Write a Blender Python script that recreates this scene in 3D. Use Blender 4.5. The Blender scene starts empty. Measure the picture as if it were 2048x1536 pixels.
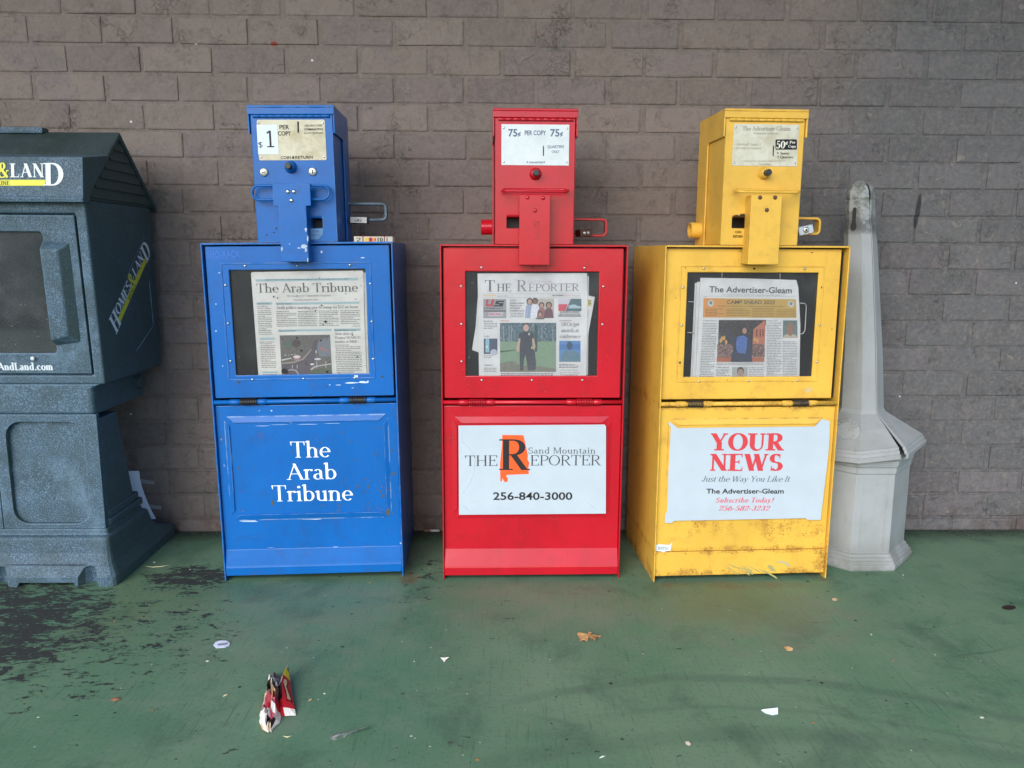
import bpy, bmesh, math, random
from mathutils import Vector, Matrix
from math import sin, cos, tan, pi, radians, sqrt, atan2
random.seed(7)
sc = bpy.context.scene
COL = sc.collection

# ------------------------------------------------------------------ camera, sky, sun, exposure
CF, CPITCH, CYAW, CROLL, CD, CH = 1562.1, 0.165777, 0.018808, 0.0044136, 2.39281, 0.87332
_fw = Vector((sin(CYAW)*cos(CPITCH), cos(CYAW)*cos(CPITCH), -sin(CPITCH)))
_r0 = Vector((cos(CYAW), -sin(CYAW), 0)); _u0 = _r0.cross(_fw)
_rt = _r0*cos(CROLL) + _u0*sin(CROLL); _up = _u0*cos(CROLL) - _r0*sin(CROLL)
CAMPOS = Vector((0, -CD, CH))
cam = bpy.data.cameras.new('camera'); camo = bpy.data.objects.new('camera', cam); COL.objects.link(camo)
camo.matrix_world = Matrix(((_rt.x, _up.x, -_fw.x, 0), (_rt.y, _up.y, -_fw.y, -CD), (_rt.z, _up.z, -_fw.z, CH), (0, 0, 0, 1)))
cam.sensor_fit = 'HORIZONTAL'; cam.sensor_width = 36; cam.lens = CF*36/2048
cam.clip_start = 0.05; cam.clip_end = 3000
sc.camera = camo
SUN_EL, SUN_AZ = 31.0, 206.0        # azimuth from +Y clockwise: behind the camera
w = bpy.data.worlds.new('World'); sc.world = w; w.use_nodes = True
wt = w.node_tree; bg = wt.nodes['Background']
sky = wt.nodes.new('ShaderNodeTexSky'); sky.sky_type = 'NISHITA'; sky.sun_disc = False
sky.sun_elevation = radians(SUN_EL); sky.sun_rotation = radians(SUN_AZ)
sky.air_density = 1.0; sky.dust_density = 0.6; sky.ozone_density = 1.0
wt.links.new(sky.outputs[0], bg.inputs[0]); bg.inputs[1].default_value = 0.12
sl = bpy.data.lights.new('sun', 'SUN'); sl.energy = 1.5; sl.angle = radians(50); sl.color = (1.0, 0.97, 0.93)
so = bpy.data.objects.new('sun', sl); COL.objects.link(so)
sdir = Vector((sin(radians(SUN_AZ))*cos(radians(SUN_EL)), cos(radians(SUN_AZ))*cos(radians(SUN_EL)), sin(radians(SUN_EL))))
so.rotation_euler = sdir.to_track_quat('Z', 'Y').to_euler(); so.location = sdir*8
sc.view_settings.view_transform = 'Standard'; sc.view_settings.look = 'None'
sc.view_settings.gamma = 1.0; sc.view_settings.use_curve_mapping = False
sc.view_settings.exposure = 1.18

# ------------------------------------------------------------------ measuring: a sighting line through the photograph's point x, y (2048 x 1536)
def ray(x, y): return CAMPOS, _fw*CF + _rt*(x-1024) - _up*(y-768)
def on_floor(x, y, z=0.0):
    c, d = ray(x, y); t = (z-c.z)/d.z; return c + d*t
def on_wall(x, y, yy=0.0):
    c, d = ray(x, y); t = (yy-c.y)/d.y; return c + d*t
class Frame:                                  # a box standing on the floor: x along its front, y into it
    def __init__(s, ax, ay, ang, lean=0.0):
        s.lean = lean; s.A = Vector((ax, ay, 0)); s.ang = radians(ang)
        s.u = Vector((cos(s.ang), sin(s.ang), 0)); s.v = Vector((-sin(s.ang), cos(s.ang), 0))
    def at(s, v, x, y):
        P = s.A + s.v*v; c, d = ray(x, y); t = (P-c).dot(s.v)/d.dot(s.v); q = c + d*t
        return ((q-s.A).dot(s.u) + s.lean*q.z, q.z)
FB, FR, FY = Frame(-.732, -.396, 1.49, .0132), Frame(-.146, -.391, .72), Frame(.420, -.416, 2.68)

# ------------------------------------------------------------------ mesh builder
class MB:
    def __init__(s): s.v = []; s.f = []; s.m = []; s.mats = []
    def mi(s, mat):
        if mat is None: return 0
        if mat not in s.mats: s.mats.append(mat)
        return s.mats.index(mat)
    def face(s, pts, mat=None):
        i = len(s.v); s.v += [tuple(p) for p in pts]; s.f.append(tuple(range(i, i+len(pts)))); s.m.append(s.mi(mat)); return s
    def raw(s, vs, fs, mat=None):
        i = len(s.v); s.v += [tuple(p) for p in vs]; k = s.mi(mat)
        for f in fs: s.f.append(tuple(i+j for j in f)); s.m.append(k)
        return s
    def box(s, x0, x1, y0, y1, z0, z1, mat=None):
        v = [(x, y, z) for x in (x0, x1) for y in (y0, y1) for z in (z0, z1)]
        return s.raw(v, [(0,1,3,2), (4,6,7,5), (0,4,5,1), (2,3,7,6), (0,2,6,4), (1,5,7,3)], mat)
    def prism(s, prof, a0, a1, axis='x', mat=None):   # closed profile swept along an axis
        n = len(prof)
        def P(a, p): return (a, p[0], p[1]) if axis == 'x' else ((p[0], a, p[1]) if axis == 'y' else (p[0], p[1], a))
        v = [P(a0, p) for p in prof] + [P(a1, p) for p in prof]
        f = [(i, (i+1) % n, n+(i+1) % n, n+i) for i in range(n)] + [tuple(range(n-1, -1, -1)), tuple(range(n, 2*n))]
        return s.raw(v, f, mat)
    def recess(s, x0, x1, y0, y1, z0, z1, hx0, hx1, hz0, hz1, depth, through=False, mat=None):   # block with a rectangular opening in its front
        o = [(x0,z0), (x1,z0), (x1,z1), (x0,z1)]; h = [(hx0,hz0), (hx1,hz0), (hx1,hz1), (hx0,hz1)]
        yb = y1 if through else y0+depth
        v = [(x,y0,z) for x,z in o] + [(x,y0,z) for x,z in h] + [(x,yb,z) for x,z in h] + [(x,y1,z) for x,z in o]
        f = []
        for i in range(4):
            j = (i+1) % 4
            f += [(i, j, 4+j, 4+i), (4+i, 4+j, 8+j, 8+i), (j, i, 12+i, 12+j)]
            if through: f.append((8+i, 8+j, 12+j, 12+i))
        if not through: f += [(8,9,10,11), (15,14,13,12)]
        return s.raw(v, f, mat)
    def tube(s, pts, r, n=8, mat=None, closed=False, cap=True):
        pts = [Vector(p) for p in pts]; m = len(pts); rings = []
        rs = r if isinstance(r, (list, tuple)) else [r]*m
        prev = None
        for i, p in enumerate(pts):
            if closed: t = pts[(i+1) % m] - pts[i-1]
            else: t = pts[min(i+1, m-1)] - pts[max(i-1, 0)]
            t.normalize()
            if prev is None:
                a = Vector((0,0,1)) if abs(t.z) < .9 else Vector((1,0,0)); nrm = t.cross(a).normalized()
            else: nrm = (prev - t*prev.dot(t)).normalized()
            prev = nrm; b = t.cross(nrm)
            rings.append([p + nrm*(rs[i]*cos(2*pi*k/n)) + b*(rs[i]*sin(2*pi*k/n)) for k in range(n)])
        v = [q for ring in rings for q in ring]; f = []
        for i in range(m if closed else m-1):
            j = (i+1) % m
            for k in range(n): f.append((i*n+k, i*n+(k+1) % n, j*n+(k+1) % n, j*n+k))
        if not closed and cap: f += [tuple(range(n-1, -1, -1)), tuple((m-1)*n+k for k in range(n))]
        return s.raw(v, f, mat)
    def lathe(s, prof, c=(0,0,0), axis='y', n=16, mat=None):   # profile (radius, distance along axis)
        v = []; f = []
        for r, a in prof:
            for k in range(n):
                x, z = r*cos(2*pi*k/n), r*sin(2*pi*k/n)
                v.append({'y': (c[0]+x, c[1]+a, c[2]+z), 'z': (c[0]+x, c[1]+z, c[2]+a), 'x': (c[0]+a, c[1]+x, c[2]+z)}[axis])
        for i in range(len(prof)-1):
            for k in range(n): f.append((i*n+k, i*n+(k+1) % n, (i+1)*n+(k+1) % n, (i+1)*n+k))
        f += [tuple(range(n-1, -1, -1)), tuple((len(prof)-1)*n+k for k in range(n))]
        return s.raw(v, f, mat)
    def build(s, name, mat=None, parent=None, bevel=0, seg=2, smooth=False, fix=True, weld=False):
        me = bpy.data.meshes.new(name); me.from_pydata(s.v, [], s.f)
        if s.mats:
            for m in s.mats: me.materials.append(m)
            me.polygons.foreach_set('material_index', s.m)
        elif mat: me.materials.append(mat)
        if fix or weld:
            b = bmesh.new(); b.from_mesh(me)
            if weld: bmesh.ops.remove_doubles(b, verts=b.verts, dist=1e-5)
            bmesh.ops.recalc_face_normals(b, faces=b.faces); b.to_mesh(me); b.free()
        me.update()
        if smooth: me.polygons.foreach_set('use_smooth', [True]*len(me.polygons))
        o = bpy.data.objects.new(name, me); COL.objects.link(o)
        if parent: o.parent = parent
        if bevel:
            md = o.modifiers.new('edge', 'BEVEL'); md.width = bevel; md.segments = seg; md.limit_method = 'ANGLE'; md.angle_limit = radians(28)
        return o
def thing(name, label, cat, loc=(0,0,0), rz=0, group=None):
    o = bpy.data.objects.new(name, None); COL.objects.link(o); o.location = loc; o.rotation_euler = (0, 0, rz)
    o.empty_display_size = .1
    return tag(o, label, cat, group)
def tag(o, label=None, cat=None, group=None, kind=None):
    if label: o['label'] = label
    if cat: o['category'] = cat
    if group: o['group'] = group
    if kind: o['kind'] = kind
    return o
def dup(o, parent=None, **kw):
    c = o.copy(); COL.objects.link(c); c.parent = parent if parent else o.parent
    for k, val in kw.items(): setattr(c, k, val)
    return c

# ------------------------------------------------------------------ materials
class NT:
    def __init__(s, name):
        s.mat = bpy.data.materials.new(name); s.mat.use_nodes = True; s.t = s.mat.node_tree; s.p = s.t.nodes['Principled BSDF']
        s.out = s.t.nodes['Material Output']
    def n(s, ty, *ins, **kw):
        nd = s.t.nodes.new('ShaderNode'+ty)
        for k, val in kw.items():
            if k != 'out': setattr(nd, k, val)
        for i, val in enumerate(ins): s.put(nd.inputs[i], val)
        return nd
    def put(s, sock, val):
        if val is None: return
        if hasattr(val, 'links') or hasattr(val, 'is_linked'): s.t.links.new(val, sock)
        elif isinstance(val, bpy.types.Node): s.t.links.new(val.outputs[0], sock)
        else:
            if sock.type == 'RGBA' and len(val) == 3: val = (*val, 1)
            sock.default_value = val
    def set(s, **kw):
        for k, val in kw.items(): s.put(s.p.inputs[k.replace('_', ' ')], val)
        return s
    def m(s, op, a, b=None, c=None, clamp=False):
        nd = s.n('Math', operation=op, use_clamp=clamp)
        for i, val in enumerate((a, b, c)):
            if val is not None: s.put(nd.inputs[i], val)
        return nd.outputs[0]
    def noise(s, vec, scale, detail=4, rough=.55, dist=0.0):
        nd = s.n('TexNoise'); s.put(nd.inputs['Vector'], vec); nd.inputs['Scale'].default_value = scale
        nd.inputs['Detail'].default_value = detail; nd.inputs['Roughness'].default_value = rough; nd.inputs['Distortion'].default_value = dist
        return nd.outputs['Fac']
    def voro(s, vec, scale, feature='F1', out='Distance', rnd=1.0):
        nd = s.n('TexVoronoi', feature=feature); s.put(nd.inputs['Vector'], vec); nd.inputs['Scale'].default_value = scale
        nd.inputs['Randomness'].default_value = rnd
        return nd.outputs[out]
    def ramp(s, val, a, b, lo=0.0, hi=1.0, smooth=True):
        nd = s.n('MapRange', interpolation_type='SMOOTHSTEP' if smooth else 'LINEAR')
        for i, q in enumerate((val, a, b, lo, hi)): s.put(nd.inputs[i], q)
        return nd.outputs[0]
    def mix(s, fac, a, b, mode='MIX'):
        nd = s.n('Mix', data_type='RGBA', blend_type=mode)
        s.put(nd.inputs[0], fac); s.put(nd.inputs[6], a); s.put(nd.inputs[7], b)
        return nd.outputs[2]
    def coord(s, kind='Object'):
        return s.n('TexCoord').outputs[kind]
    def pos(s): return s.n('NewGeometry').outputs['Position']
    def scaled(s, vec, sx, sy, sz):
        nd = s.n('Mapping'); s.put(nd.inputs['Vector'], vec); nd.inputs['Scale'].default_value = (sx, sy, sz); return nd.outputs[0]
    def xyz(s, vec):
        nd = s.n('SeparateXYZ'); s.put(nd.inputs[0], vec); return nd.outputs
    def blob(s, x, y, cx, cy, rx, ry):      # 1 at the middle of an ellipse, 0 at its rim
        a = s.m('POWER', s.m('DIVIDE', s.m('SUBTRACT', x, cx), rx), 2.0); b = s.m('POWER', s.m('DIVIDE', s.m('SUBTRACT', y, cy), ry), 2.0)
        return s.ramp(s.m('ADD', a, b), 1.0, 0.0)
    def bump(s, h, strength=.3, dist=.002):
        nd = s.n('Bump'); nd.inputs['Strength'].default_value = strength; nd.inputs['Distance'].default_value = dist
        s.put(nd.inputs['Height'], h); s.put(s.p.inputs['Normal'], nd.outputs[0]); return s
    def edge(s, r=.003):                    # worn edges: where a rounded normal leaves the true one
        bv = s.n('Bevel', samples=4); bv.inputs['Radius'].default_value = r
        g = s.n('NewGeometry').outputs['Normal']
        d = s.n('VectorMath', operation='DOT_PRODUCT'); s.put(d.inputs[0], bv.outputs[0]); s.put(d.inputs[1], g)
        return s.ramp(d.outputs['Value'], .985, .86)
_flat = {}
def S(r, g, b):                             # sRGB 0-255 to linear
    return tuple(((c/255+.055)/1.055)**2.4 if c/255 > .04045 else c/255/12.92 for c in (r, g, b))
def ink(r, g, b, rough=.7):
    k = (r, g, b, rough)
    if k not in _flat:
        n = NT('ink_%d_%d_%d' % (r, g, b)); n.set(Base_Color=S(r, g, b), Roughness=rough); n.p.inputs['Specular IOR Level'].default_value = .25; _flat[k] = n.mat
    return _flat[k]
def plain(name, col, rough=.5, metal=0.0, bumps=None):
    n = NT(name); n.set(Base_Color=col, Roughness=rough, Metallic=metal)
    if bumps: n.bump(n.noise(n.coord(), bumps[0], 5), bumps[1], .002)
    return n.mat
def paint(name, col, edgecol, edge_amt, rustcol=(.30, .125, .03), chips=.70, dirt=.25, rough=.38, zone=None, dirtcol=(.1, .09, .07), peel=.15, spec=.3, halo_amt=.1):
    n = NT(name); c = n.coord(); x, y, z = n.xyz(c)
    big = n.noise(c, 5, 5, .6); fine = n.noise(c, 60, 6, .65); mid = n.noise(c, 22, 5, .6)
    base = n.mix(n.ramp(n.noise(n.scaled(c, 1, 1, .35), 7, 5, .65), .40, .72, 0, .30), col, tuple(q*.66 for q in col)); base = n.mix(n.ramp(big, .35, .75, 0, .22), base, tuple(min(1, q*1.35+.01) for q in col))
    base = n.mix(n.m('MULTIPLY', n.ramp(mid, .48, .75), dirt), base, dirtcol)
    streak = n.noise(n.scaled(c, 55, 55, 3.0), 1.0, 4)
    base = n.mix(n.m('MULTIPLY', n.ramp(streak, .6, .8), dirt*.6), base, dirtcol)
    e = n.m('MULTIPLY', n.m('MULTIPLY', n.edge(), n.ramp(mid, .38, .6)), edge_amt)
    base = n.mix(e, base, edgecol)
    chip = n.ramp(n.noise(c, 45, 3, .5, .6), chips, chips+.02)
    if zone: 
        zz = zone(n, x, y, z)
        r = n.m('ADD', n.m('MULTIPLY', n.noise(c, 210, 4, .7), .78), n.m('MULTIPLY', mid, .22))
        rm = n.ramp(n.m('ADD', r, n.m('MULTIPLY', zz, .12)), .615, .71, 0, .85)
        halo = n.ramp(n.m('ADD', mid, n.m('MULTIPLY', zz, .3)), .62, .95, 0, halo_amt)
        base = n.mix(halo, base, (.42, .19, .03))
        base = n.mix(rm, base, n.mix(fine, rustcol, tuple(q*.62 for q in rustcol)))
        chip = n.m('MAXIMUM', chip, rm)
    base = n.mix(n.ramp(n.noise(c, 45, 3, .5, .6), chips, chips+.02), base, rustcol)
    n.set(Base_Color=base, Roughness=n.ramp(n.m('ADD', n.m('MULTIPLY', fine, .35), chip), .2, 1.2, rough-.06, .75))
    n.p.inputs['Specular IOR Level'].default_value = spec
    h = n.m('SUBTRACT', n.m('MULTIPLY', fine, peel), n.m('MULTIPLY', chip, .5))
    h = n.m('ADD', h, n.m('MULTIPLY', big, 1.6))
    n.bump(h, .25, .003)
    return n.mat
def yel_zone(n, x, y, z):
    f = n.m('MULTIPLY', n.m('MAXIMUM', n.blob(x, z, .38, .145, .16, .06), n.blob(x, z, .12, .155, .13, .04)), .72)
    f = n.m('MAXIMUM', f, n.ramp(z, .05, .012)); f = n.m('MAXIMUM', f, n.m('MULTIPLY', n.blob(z, x, .484, .24, .022, .6), .8))
    f = n.m('MAXIMUM', f, n.m('MULTIPLY', n.blob(z, x, .086, .24, .016, .9), .85))
    return n.m('MAXIMUM', f, n.blob(x, z, .47, .05, .05, .09))
def blue_zone(n, x, y, z):
    f = n.m('MULTIPLY', n.blob(x, z, .40, .25, .10, .17), .18)
    f = n.m('MAXIMUM', f, n.m('MULTIPLY', n.blob(x, z, .435, .185, .03, .03), .4))
    return n.m('MAXIMUM', f, n.m('MULTIPLY', n.ramp(z, .02, .0), .6))
def red_zone(n, x, y, z): return n.m('MULTIPLY', n.ramp(z, .016, .0), .5)
M_BLUE = paint('blue_paint', (.002, .118, .43), (.26, .38, .56), .75, chips=.78, dirt=.3, zone=blue_zone, dirtcol=(.02, .06, .2))
M_RED = paint('red_paint', (.50, .005, .018), (.30, .03, .035), .5, chips=.88, dirt=.28, rough=.30, zone=red_zone, dirtcol=(.22, .01, .015), peel=.05, spec=.5)
M_YEL = paint('yellow_paint', (.74, .44, .066), (.28, .14, .04), .75, chips=.79, dirt=.30, rough=.42, zone=yel_zone, dirtcol=(.36, .20, .05), halo_amt=.55)
M_RUST = plain('rust', (.10, .05, .03), .9, 0, (80, .5))
M_WEAR = plain('worn_primer', (.42, .52, .66), .8)
M_DARK = plain('dark_interior', (.018, .02, .022), .6)
M_BIN = plain('bin_black', (.012, .013, .016), .45, 0, (30, .2))
M_STEEL = plain('bright_steel', (.62, .62, .60), .28, 1.0)
M_GREYSTEEL = plain('dull_steel', (.34, .35, .36), .45, .8, (60, .3))
M_BLACKSTEEL = plain('blackened_steel', (.035, .037, .04), .42, .3)
M_SPRING = plain('oiled_spring', (.10, .075, .04), .35, .7)
M_BRASS = plain('tarnished_brass', (.11, .055, .035), .42, .55, (70, .3))
def paper_mat(name, col, mott=.06, rough=.75):
    n = NT(name); c = n.coord(); a = n.noise(c, 14, 5, .6)
    n.set(Base_Color=n.mix(n.ramp(a, .3, .75), col, tuple(q*(1-mott*3) for q in col)), Roughness=rough)
    n.bump(n.noise(c, 6, 3), .35, .004); n.p.inputs['Specular IOR Level'].default_value = .3
    return n.mat
M_PAPER = paper_mat('newsprint', (.76, .765, .775)); M_PAPERY = paper_mat('old_newsprint', (.77, .765, .73))
M_STICK = paper_mat('white_vinyl', (.50, .57, .635), .02, .4)
def plate_mat(name, col, stain):
    n = NT(name); c = n.coord(); a = n.noise(c, 30, 6, .65); b = n.noise(c, 9, 4)
    n.set(Base_Color=n.mix(n.ramp(n.m('ADD', n.m('MULTIPLY', a, .6), n.m('MULTIPLY', b, .4)), .42, .68), col, stain), Roughness=.35)
    return n.mat
M_PLB = plate_mat('aged_plate', (.60, .56, .42), (.40, .35, .20)); M_PLR = plate_mat('white_plate', (.68, .73, .75), (.58, .64, .66))
M_PLY = plate_mat('stained_plate', (.62, .60, .50), (.46, .42, .30))
def glass_mat(name, haze, tint=(1, 1, 1)):
    n = NT(name); t = n.t; tr = n.n('BsdfTransparent'); tr.inputs[0].default_value = (*tint, 1)
    gl = n.n('BsdfGlossy'); gl.inputs['Roughness'].default_value = .04
    df = n.n('BsdfDiffuse'); df.inputs[0].default_value = (.6, .62, .62, 1)
    fr = n.n('Fresnel'); fr.inputs[0].default_value = 1.5
    c = n.coord(); dirt = n.m('ADD', n.ramp(n.noise(c, 9, 6, .65), .45, .85, haze*.6, haze*1.8), n.ramp(n.noise(c, 160, 2), .73, .76, 0, .3))  # dust film and specks, film raised to stand in for a reflected veil
    m1 = n.n('MixShader'); n.put(m1.inputs[0], dirt); n.put(m1.inputs[1], tr); n.put(m1.inputs[2], df)
    m2 = n.n('MixShader'); n.put(m2.inputs[0], fr); n.put(m2.inputs[1], m1); n.put(m2.inputs[2], gl)
    t.links.new(m2.outputs[0], n.out.inputs[0]); return n.mat
M_GLASS = glass_mat('window_glass', .05); M_GLASSD = glass_mat('dusty_acrylic', .07, (.55, .6, .6))

# ------------------------------------------------------------------ lettering: a stroke-built roman face, plus Blender's own sans face
GL = {
'A': (73, 'd 9 0 35 100 0;d 33 100 64 0 1;h 19 54 36;s 9 0 22;s 65 0 24'), 'B': (68, 'I 16 0 100 bt;h 16 36 97.5;h 16 38 53;h 16 38 2.5;o 36 75 19 22.5 -90 90;o 38 27.5 23 25 -90 90'),
'C': (74, 'o 40 50 32 48 42 318;v 65 68 98'), 'D': (78, 'I 16 0 100 bt;h 16 36 97.5;h 16 36 2.5;o 34 50 35 47.5 -90 90'),
'E': (64, 'I 16 0 100 bt;h 16 56 97.5;h 16 44 52;h 16 58 2.5;v 56 78 100;v 44 42 62;v 58 0 22'), 'F': (58, 'I 16 0 100 bt;h 16 54 97.5;h 16 44 50;v 54 78 100;v 44 40 60'),
'G': (78, 'o 40 50 32 48 42 315;I 65 5 42 -;s 65 42 22;v 64 70 98'), 'H': (78, 'I 16 0 100 bt;I 62 0 100 bt;h 16 62 52'), 'I': (34, 'I 17 0 100 bt'),
'J': (42, 'I 26 20 100 t;o 16 18 10 16 180 360;p 7 22 6'), 'K': (76, 'I 16 0 100 bt;d 22 42 58 100 0;d 30 54 64 0 1;s 58 100 22;s 65 0 24'),
'L': (62, 'I 16 0 100 bt;h 16 56 2.5;v 56 0 26'), 'M': (92, 'd 13 0 13 100 0;d 15 100 46 4 1;d 46 4 76 100 0;I 78 0 100 bt;s 13 0 20;s 12 100 20'),
'N': (78, 'd 14 0 14 100 0;d 14 100 64 0 1;d 64 0 64 100 0;s 14 0 22;s 11 100 18;s 64 100 22'), 'O': (80, 'o 40 50 32 48 0 360'),
'P': (62, 'I 16 0 100 bt;h 16 36 97.5;h 16 36 47;o 34 72.5 22 25 -90 90'), 'Q': (80, 'o 40 50 32 48 0 360;d 44 8 66 -20 1'),
'R': (72, 'I 16 0 100 bt;h 16 34 97.5;h 16 36 50;o 34 74 21 23.5 -90 90;d 34 50 61 0 1;s 65 0 18'), 'S': (58, 'o 28 74 18 23.5 40 270;o 28 27 20 23.5 -140 90;v 44 72 98;v 10 2 28'),
'T': (68, 'I 34 0 100 b;h 6 62 97.5;v 6 76 100;v 62 76 100'), 'U': (76, 'I 17 32 100 t;a 39 32 22 30 180 360 1 0;d 61 30 61 100 0;s 61 100 22'),
'V': (72, 'd 10 100 37 0 1;d 37 0 62 100 0;s 10 100 24;s 62 100 20'), 'W': (102, 'd 8 100 31 0 1;d 31 0 50 100 0;d 48 100 70 0 1;d 70 0 91 100 0;s 8 100 22;s 48 100 20;s 91 100 18'),
'X': (74, 'd 10 100 62 0 1;d 12 0 60 100 0;s 10 100 22;s 60 100 20;s 12 0 20;s 62 0 24'), 'Y': (70, 'd 9 100 35 44 1;d 35 44 60 100 0;I 35 0 47 b;s 9 100 22;s 60 100 20'),
'Z': (64, 'h 8 56 97.5;h 8 58 2.5;d 12 0 50 100 1;v 8 78 100;v 58 0 22'),
'a': (48, 'I 33 8 46 -;o 21 45 12 17 0 150;o 19 18 12 16.5 80 280;h 19 33 34;h 19 31 3;q 33 8 43 2 5'), 'b': (56, 'I 12 0 104 l;o 28 32 18 30 -140 140'),
'c': (48, 'o 26 32 18 30 50 320;p 38 53 5'), 'd': (56, 'o 27 32 18 30 40 320;I 43 0 104 l;s 47 2 12'), 'e': (49, 'o 26 32 18 30 0 318;h 9 43 34'),
'f': (34, 'I 14 0 80 b;o 26 80 12 21 90 180;p 30 97 5;h 2 30 62'), 'g': (52, 'o 24 42 14 20 0 360;o 24 -14 18 13 0 360;q 15 24 14 6 5;q 14 4 34 0 7;p 42 58 5'),
'h': (58, 'I 12 0 104 lb;o 28 41 15 21 0 160;I 43 0 42 b'), 'i': (28, 'I 13 0 64 lb;p 13 88 8'), 'j': (28, 'I 14 -14 64 l;o 5 -14 9 15 270 360;p 13 88 8'),
'k': (56, 'I 12 0 104 lb;d 16 28 42 64 0;d 22 36 46 0 1;s 42 64 18;s 46 0 20'), 'l': (28, 'I 13 0 104 lb'),
'm': (86, 'I 12 0 64 lb;o 26 41 14 21 0 165;I 40 0 42 b;o 55 41 14 21 0 165;I 69 0 42 b'), 'n': (58, 'I 12 0 64 lb;o 28 41 15 21 0 165;I 43 0 42 b'),
'o': (54, 'o 27 32 19 30 0 360'), 'p': (56, 'I 12 -32 64 lb;o 28 32 18 30 -140 140'), 'q': (56, 'o 27 32 18 30 40 320;I 43 -32 64 b'),
'r': (40, 'I 12 0 64 lb;o 27 42 15 20 70 170;p 33 58 6.5'), 's': (42, 'o 21 47 12 15 35 270;o 21 17 13 15 -140 90;v 32 46 62;v 8 2 18'),
't': (34, 'I 14 10 80 -;o 25 10 11 8 180 310;h 3 29 62'), 'u': (58, 'I 13 20 64 l;o 28 20 15 18 180 340;I 43 0 64 l;s 47 2 12'),
'v': (54, 'd 8 64 27 0 1;d 27 0 44 64 0;s 8 64 20;s 44 64 16'), 'w': (78, 'd 7 64 24 0 1;d 24 0 38 64 0;d 36 64 53 0 1;d 53 0 68 64 0;s 7 64 18;s 37 64 14;s 68 64 14'),
'x': (54, 'd 9 64 45 0 1;d 10 0 43 64 0;s 9 64 18;s 43 64 16;s 10 0 16;s 45 0 18'), 'y': (54, 'd 8 64 27 2 1;d 17 -28 44 64 0;p 13 -25 6;s 8 64 20;s 44 64 16'),
'z': (48, 'h 6 42 61.5;h 6 43 2.5;d 10 0 38 64 1'),
'0': (56, 'o 28 50 20 48 0 360'), '1': (44, 'I 24 0 100 b;q 9 84 24 97 6'), '2': (54, 'o 26 73 18 25 -25 165;q 40 60 10 5 8;h 8 46 5;v 46 0 20;p 11 78 7'),
'3': (54, 'o 24 75 16 22.5 -90 140;o 24 28 19 25.5 -140 90;p 10 20 6'), '4': (56, 'I 38 0 100 -;q 6 32 38 98 5;h 4 50 30;s 38 0 22'),
'5': (54, 'o 24 32 20 30 -140 130;q 12 50 15 97 5;q 14 94 44 94 9;p 9 16 6'), '6': (56, 'o 28 32 19 30 0 360;o 46 38 37 60 105 180'),
'7': (52, 'q 6 94 46 94 10;q 45 94 20 0 10'), '8': (54, 'o 27 76 15 22 0 360;o 27 28 19 26 0 360'), '9': (56, 'o 28 68 19 30 0 360;o 10 62 37 60 -75 0'),
'$': (58, 'o 28 74 18 23.5 40 270;o 28 27 20 23.5 -140 90;q 28 -10 28 110 5'), '¢': (50, 'o 26 60 17 23 50 310;q 26 26 26 96 5'),
'&': (84, 'o 32 77 14 21 0 360;q 22 60 66 2 14;o 30 25 23 23 110 320;q 48 12 66 50 6;s 66 50 20'), '!': (30, 'q 15 34 15 100 13;p 15 7 8'), '-': (34, 'q 4 34 29 34 9'),
'.': (26, 'p 13 7 8'), ',': (26, 'p 13 7 7;q 15 6 9 -14 5'), ' ': (28, ''), "'": (20, 'q 10 78 10 102 7'),
}
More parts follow.
